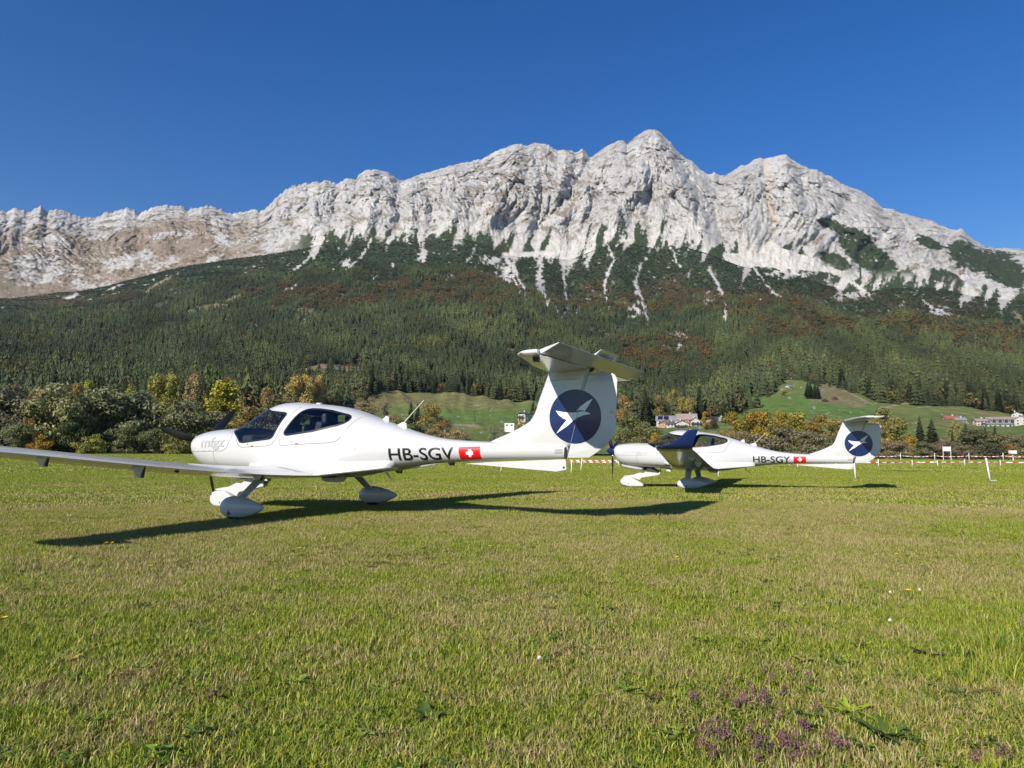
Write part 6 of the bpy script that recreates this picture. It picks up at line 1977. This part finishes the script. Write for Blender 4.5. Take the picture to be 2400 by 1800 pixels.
def house(name, px, py, r, w, d, hw, pitch, rz, wall, roof, label, gable=None, cols=3, rows=2, door=True, chim=True, solar=0, balcony=False, group="houses of the valley", over=.6, cat="house"):
    """gabled house; ridge runs along local x; py is the row of its foot"""
    p = at_range(px, py, r)
    root = empty(name, p, rz); tag(root, label, cat, group)
    m = MB(); m.prism([(-d / 2, 0), (d / 2, 0), (d / 2, hw), (0, hw + d / 2 * math.tan(pitch) - .12), (-d / 2, hw)], -w / 2, w / 2, 'x'); m.add([(-w / 2, -d / 2, -6), (w / 2, -d / 2, -6), (w / 2, d / 2, -6), (-w / 2, d / 2, -6), (-w / 2, -d / 2, 0), (w / 2, -d / 2, 0), (w / 2, d / 2, 0), (-w / 2, d / 2, 0)], [(0, 1, 5, 4), (1, 2, 6, 5), (2, 3, 7, 6), (3, 0, 4, 7)])
    m.build("wall", wall, root)
    rf = None
    t = .25
    for s_ in (-1, 1):
        m = MB(); top = hw + d / 2 * math.tan(pitch); e = d / 2 + over; ze = hw - over * math.tan(pitch)
        m.prism([(0, top), (s_ * e, ze), (s_ * e, ze + t), (0, top + t)], -w / 2 - over, w / 2 + over, 'x')
        o = m.build("roof", roof, root); rf = rf or o
        if s_ == -1: front_roof = o
    if chim:
        m = MB(); m.box((w * .18, d * .1, hw + d / 2 * math.tan(pitch) + .4), (.8, .8, 1.8)); m.build("chimney", M_WALLW, rf)
    if gable is not None:
        for s_ in (-1, 1):
            m = MB(); m.prism([(-d / 2 * .98, hw), (d / 2 * .98, hw), (0, hw + d / 2 * .98 * math.tan(pitch) - .2)], s_ * (w / 2) - (.0 if s_ < 0 else -.06), s_ * (w / 2) + (-.06 if s_ < 0 else 0), 'x') if False else m.prism([(-d / 2 * .98, hw), (d / 2 * .98, hw), (0, hw + d / 2 * .98 * math.tan(pitch) - .2)], s_ * w / 2, s_ * (w / 2 + .06), 'x')
            m.build("gable_boarding", gable, root)
    fh = hw / rows

    def window(c, ax):
        ww, wh = 1.15, min(1.5, fh * .5)
        m = MB(); m.box(c, (ww + .3, .10, wh + .3) if ax == 'y' else (.10, ww + .3, wh + .3)); f = m.build("window", M_PLASTIC, root)
        cc = list(c); i = 1 if ax == 'y' else 0; cc[i] += .06 * (1 if c[i] > 0 else -1)
        m = MB(); m.box(cc, (ww, .05, wh) if ax == 'y' else (.05, ww, wh)); m.build("pane", M_PANE, f)
    for rr in range(rows):
        for cidx in range(cols):
            x = -w / 2 + w * (cidx + .5) / cols
            if door and rr == 0 and cidx == cols // 2:
                m = MB(); m.box((x, -d / 2 - .05, 1.05), (1.1, .12, 2.1)); m.build("door", M_SHUT, root)
            else: window((x, -d / 2 - .04, fh * (rr + .52)), 'y')
        for cidx in range(2):
            y = -d / 2 + d * (cidx + .5) / 2
            window((-w / 2 - .04, y, fh * (rr + .52)), 'x'); window((w / 2 + .04, y, fh * (rr + .52)), 'x')
    if balcony:
        for s_ in (-1, 1):
            m = MB(); m.box((s_ * (w / 2 + .6), 0, fh + .1), (1.2, d * .9, .15)); b_ = m.build("balcony", M_WOOD, root)
            m = MB(); m.box((s_ * (w / 2 + 1.17), 0, fh + .65), (.08, d * .9, .95)); m.build("railing", M_WOOD, b_)
    for k in range(solar):
        m = MB(); sl = d / 2 / math.cos(pitch); q = Matrix.Rotation(pitch, 3, 'X')
        c = Vector((-w / 2 + w * (.14 + .22 * k), -d / 4 - .05, hw + d / 4 * math.tan(pitch) + t + .07))
        m.box(c, (w * .18, sl * .78, .08), q); m.build("solar_panel", M_SOLAR, front_roof)
    return root


R_ = math.radians
GF = "farm buildings behind the far aircraft's canopy"
house("barn", 1571, 1003, 500, 18, 13, 5.0, R_(26), R_(-14), M_WALLW, M_ROOFG, "long barn with grey roof and two dark solar panels", solar=2, cols=4, group=GF, door=False, chim=False, cat="barn")
house("barn", 1566, 1008, 485, 8, 11.5, 4.2, R_(24), R_(72), M_BRICK, M_WOOD, "orange gabled barn in front of the grey-roofed one", gable=M_WALLO, cols=2, group=GF, chim=False, cat="barn")
house("farmhouse", 1609, 999, 495, 13, 10, 4.6, R_(36), R_(-10), M_WALLO, M_ROOFP, "farmhouse with large faded pink tiled roof", cols=4, group=GF)
house("farmhouse", 1598, 1010, 470, 7, 8.5, 4.6, R_(24), R_(80), M_WALLW, M_ROOFD, "white chalet with dark shallow gable and balcony in the farm", cols=2, group=GF, balcony=True)
house("farmhouse", 1629, 1004, 478, 7, 6.0, 4.8, R_(36), R_(80), M_WALLW, M_ROOFR, "white house with pointed red gable right of the pink roof", cols=2, group=GF, balcony=True)
house("farmhouse", 1646, 1004, 482, 7.5, 6, 3.2, R_(34), R_(-10), M_WALLY, M_ROOFP, "small cream house with pinkish roof at the farm's right end", cols=3, group=GF, rows=1)
house("farmhouse", 1571, 1009, 466, 4.5, 4.5, 4.2, R_(32), R_(-10), M_WALLW, M_ROOFD, "small white house with dark green-grey hipped roof in front of the orange barn", cols=2, group=GF)
house("farmhouse", 1685, 1003, 500, 8.5, 7.5, 4.8, R_(30), R_(-40), M_WALLW, M_ROOFG, "single white house with grey roof right of the farm", cols=3, group=GF)
house("farmhouse", 1509, 991, 540, 10, 7, 3.2, R_(30), R_(-5), M_WALLW, M_ROOFR, "house with red roof half hidden right of the near rudder", cols=3, group=GF, rows=1)
GV2 = "village buildings near the picture's right edge"
house("farmhouse", 2228, 993, 560, 8.5, 5.5, 3.4, R_(30), R_(-8), M_WALLW, M_ROOFR, "long white house with bright red roof in the right-hand village", cols=4, group=GV2, rows=1)
house("farmhouse", 2249, 994, 560, 6, 5.5, 2.8, R_(26), R_(-8), M_WALLW, M_ROOFG, "white house with dull grey roof joined to the red-roofed one", cols=3, group=GV2, rows=1)
house("farmhouse", 2297, 998, 540, 6.5, 5.5, 3.0, R_(26), R_(-8), M_WALLY, M_ROOFP, "cream house with greyish roof left of the long village barn", cols=3, group=GV2)
house("barn", 2345, 996, 560, 18, 7, 3.6, R_(22), R_(-8), M_WOOD, M_ROOFP, "long barn with pale ribbed roof in the right-hand village", cols=5, group=GV2, door=False, chim=False, cat="barn")
house("barn", 2338, 1003, 520, 14, 6, 2.2, R_(14), R_(-6), M_WALLW, M_ROOFG, "low hall with grey roof in front of the long village barn", cols=5, group=GV2, rows=1, chim=False, cat="barn")
house("farmhouse", 2382, 982, 640, 7, 6.5, 3.2, R_(30), R_(60), M_WALLW, M_ROOFD, "white gabled house highest in the right-hand village", cols=2, group=GV2)
house("farmhouse", 2398, 997, 520, 7, 6.5, 3.6, R_(32), R_(40), M_WALLW, M_ROOFG, "white house cut by the picture's right edge", cols=2, group=GV2)
house("farmhouse", 1229, 989, 430, 5.5, 5.2, 4.6, R_(24), R_(50), M_WALLW, M_ROOFD, "white chalet with dark gable left of the near fin", gable=M_WOOD, cols=2, balcony=True)
house("shed", 1194, 1000, 380, 5.0, 2.2, 1.5, R_(8), R_(-4), M_PLASTIC, M_PLASTIC, "low white shed left of the near fin", cols=2, rows=1, door=False, chim=False, over=.1, cat="shed")
house("hut", 1849, 912, 770, 5.5, 5, 2.6, R_(30), R_(30), M_WALLW, M_ROOFG, "small white hut high on the green pasture", cols=2, rows=1, chim=False, cat="hut")

# ---- power poles on the pasture
for px, py0, py1, r, lab in ((1112.5, 984, 960, 420, "thin dark power pole on the green field behind the tail boom"), (1207, 985, 966, 460, "thin power pole beside the white chalet"), (1480, 1010, 985, 300, "thin power pole right of the near rudder")):
    a, b_ = at_range(px, py0, r), at_range(px, py1, r)
    t = empty("power_pole", a); tag(t, lab, "pole", "power poles in the valley")
    hgt = b_.z - a.z
    m = MB(); m.tube([(0, 0, -1.5), (0, 0, hgt)], [.16, .11], 8); m.build("pole", M_WOOD, t)
    m = MB(); m.box((0, 0, hgt - .5), (1.4, .12, .14)); m.build("crossarm", M_WOOD, t)

# ---- stakes and barrier tape
M_STAKE = paint("white_painted_stake", (0.72, 0.72, 0.70), rough=0.6, var=0.06)
GS = "white stakes on the airfield"


def stake(foot, top, rad, label, hook=False):
    t = empty("white_stake", foot); tag(t, label, "stake", GS)
    m = MB(); d = Vector(top) - Vector(foot); m.tube([Vector((0, 0, 0)) - d * .08, d * .5, d], [rad, rad * .96, rad * .85], 8); m.build("shaft", M_STAKE, t, smooth=True)
    m = MB(); m.tube([d * .985, d * 1.02], [rad * 1.25, rad * 1.05], 8); m.build("cap", M_STAKE, t)
    if hook:
        m = MB(); m.box((.11, 0, .02), (.22, .05, .035)); m.build("foot_peg", M_STAKE, t)
    return t


def stake_px(px0, py0, px1, py1, rad, label, hook=False):
    f_ = ground_at(px0, py0); d = f_.y
    x, y, z = (float(v) for v in ray(px1, py1)); k = d / y
    return stake(f_, Vector((x * k, d, EYE + z * k)), rad, label, hook)


stake_px(2321, 1128, 2311, 1075, .030, "leaning white stake with foot peg at the right, nearest of all", True)
stake_px(2005.5, 1123, 2001, 1076, .030, "leaning white stake in front of the far rudder")
stake_px(1683.5, 1118, 1684, 1090, .022, "short white stake behind the far aircraft's belly")
stake_px(1869, 1096, 1870, 1080, .03, "white stake hidden behind the far tail boom")
stake_px(1339, 1110, 1339.5, 1078, .022, "upright white stake right of the ventral fin")
stake_px(1361.5, 1103, 1364, 1074, .024, "slightly tilted white stake, second right of the ventral fin")
stake_px(1173.5, 1106, 1177, 1082, .022, "white stake showing below the near ventral fin")
posts = [(1450, 1092, 1076), (1540, 1092, 1076), (1640, 1092, 1077), (1740, 1092, 1077), (1850, 1092, 1077), (1960, 1093, 1077), (2059, 1094, 1076), (2138.5, 1093, 1078), (2198, 1093, 1079), (2261.5, 1092.5, 1077), (2345, 1093, 1078), (2440, 1094, 1078)]
pts = []
plabs = ["first tape post right of the far rudder", "second tape post right of the far rudder", "third tape post right of the far rudder", "fourth tape post right of the far rudder, before the leaning stake", "tape post right of the leaning stake"]
for i, (px, y0, y1) in enumerate(posts):
    f_ = ground_at(px, y0)
    x, y, z = (float(v) for v in ray(px - 1, y1)); k = f_.y / y
    tp = Vector((x * k, f_.y, EYE + z * k)); pts.append((f_, tp))
    if i < 6: lab = "white tape post mostly hidden behind the far aircraft"
    else: lab = plabs[min(i - 6, 4)]
    if px < 2420: stake(f_, tp, .028, lab)
M_TAPE, nt, out = new_mat("red_white_barrier_tape")
uv = N(nt, "Attribute"); uv.attribute_name = "along"
fr_ = N(nt, "Math", operation='FRACT'); nt.links.new(uv.outputs["Fac"], fr_.inputs[0])
lt = N(nt, "Math", operation='LESS_THAN'); lt.inputs[1].default_value = .46; nt.links.new(fr_.outputs[0], lt.inputs[0])
tcol = mix_col(nt, lt.outputs[0], (0.62, 0.61, 0.58), (0.42, 0.05, 0.03))
b = N(nt, "BsdfPrincipled"); b.inputs["Roughness"].default_value = .4; nt.links.new(tcol, b.inputs["Base Color"]); nt.links.new(b.outputs[0], out.inputs[0])


def tape(name, a, b_, h0, wid, period, sag, label, group):
    n_ = 24; V, Fs, al = [], [], []
    ln = (b_ - a).length
    for i in range(n_ + 1):
        q = i / n_; p = a.lerp(b_, q); z = h0 - sag * 4 * q * (1 - q)
        tw = .012 * math.sin(q * 23)
        V += [(p.x, p.y + tw, p.z + z), (p.x, p.y - tw, p.z + z + wid)]; al += [q * ln / period] * 2
    Fs = [(2 * i, 2 * i + 2, 2 * i + 3, 2 * i + 1) for i in range(n_)]
    me = mesh_py(name, V, Fs); at_ = me.attributes.new("along", 'FLOAT', 'POINT'); at_.data.foreach_set("value", al)
    return tag(obj(name, me, M_TAPE), label, "barrier tape", group)


GT = "red and white barrier tape along the airfield"
for i in range(len(pts) - 1):
    a, b_ = pts[i][0], pts[i + 1][0]
    if i < 5: lab = "red and white tape span mostly hidden behind the far aircraft"
    else: lab = ["red and white tape span touching the far rudder", "red and white tape between first and second post right of the far rudder", "red and white tape between second and third post right of the far rudder", "red and white tape between third and fourth post right of the far rudder", "red and white tape passing behind the leaning stake", "red and white tape running out of the picture's right edge"][i - 5]
    tape("barrier_tape", a, b_, .265, .062, .72, .03, lab, GT)
a, b_ = ground_at(1330, 1091), ground_at(1452, 1092)
tape("barrier_tape", a, b_, .25, .065, .5, .03, "red and white tape between the near tail and far propeller", GT)
tape("barrier_tape", a + Vector((0, .6, 0)), b_ + Vector((0, .6, 0)), .35, .06, .5, .03, "upper red and white tape between the near tail and far propeller", GT)
# farther row of tape
prev = None
for i, px in enumerate((2030, 2110, 2190, 2270, 2350, 2430)):
    f_ = at_base(px, 86); 
    stake(f_, f_ + Vector((0, 0, .85)), .03, "thin pale post of the distant tape row, number %s from the far rudder" % ("one", "two", "three", "four", "five", "six")[i]) if px < 2420 else None
    if prev is not None: tape("barrier_tape", prev, f_, .55, .05, .36, .10, "distant dotted tape span, number %s from the far rudder" % ("one", "two", "three", "four", "five")[i - 1], "distant barrier tape row")
    prev = f_

# ---- notice board and box by the scrub
f_ = at_base(2219, 96)
t = empty("notice_board", f_); tag(t, "white blank notice board on two legs before the scrub", "sign")
m = MB(); m.box((0, 0, 1.35), (.92, .05, .50)); m.build("panel", M_PLASTIC, t)
for s_ in (-1, 1):
    m = MB(); m.tube([(s_ * .44, 0, -.1), (s_ * .44, 0, 1.62)], .03, 8); m.build("leg", M_STAKE, t)
f_ = at_base(2373, 92)
t = empty("plastic_tank", f_); tag(t, "white plastic box beside the tape at the far right", "box")
m = MB(); m.box((0, 0, .95), (.62, .5, .36)); m.build("body", M_PLASTIC, t, bevel=.05)
m = MB(); m.tube([(0, 0, -.1), (0, 0, .8)], .04, 8); m.build("stand", M_STAKE, t)
# ================================================================== the air
m, nt, out = new_mat("clear_mountain_air")
pv = N(nt, "VolumePrincipled")
pv.inputs["Color"].default_value = (0.62, 0.78, 1.0, 1)
pv.inputs["Density"].default_value = 2.2e-5
pv.inputs["Anisotropy"].default_value = 0.2
nt.links.new(pv.outputs[0], out.inputs["Volume"])
mb = MB(); mb.box((0, 900, 870), (12600, 12600, 1770))
hz = mb.build("haze", m)
hz.location.z = 0
tag(hz, "thin bluish air between the field and the mountain", "haze", kind="stuff")
print("scene objects", len(bpy.data.objects))
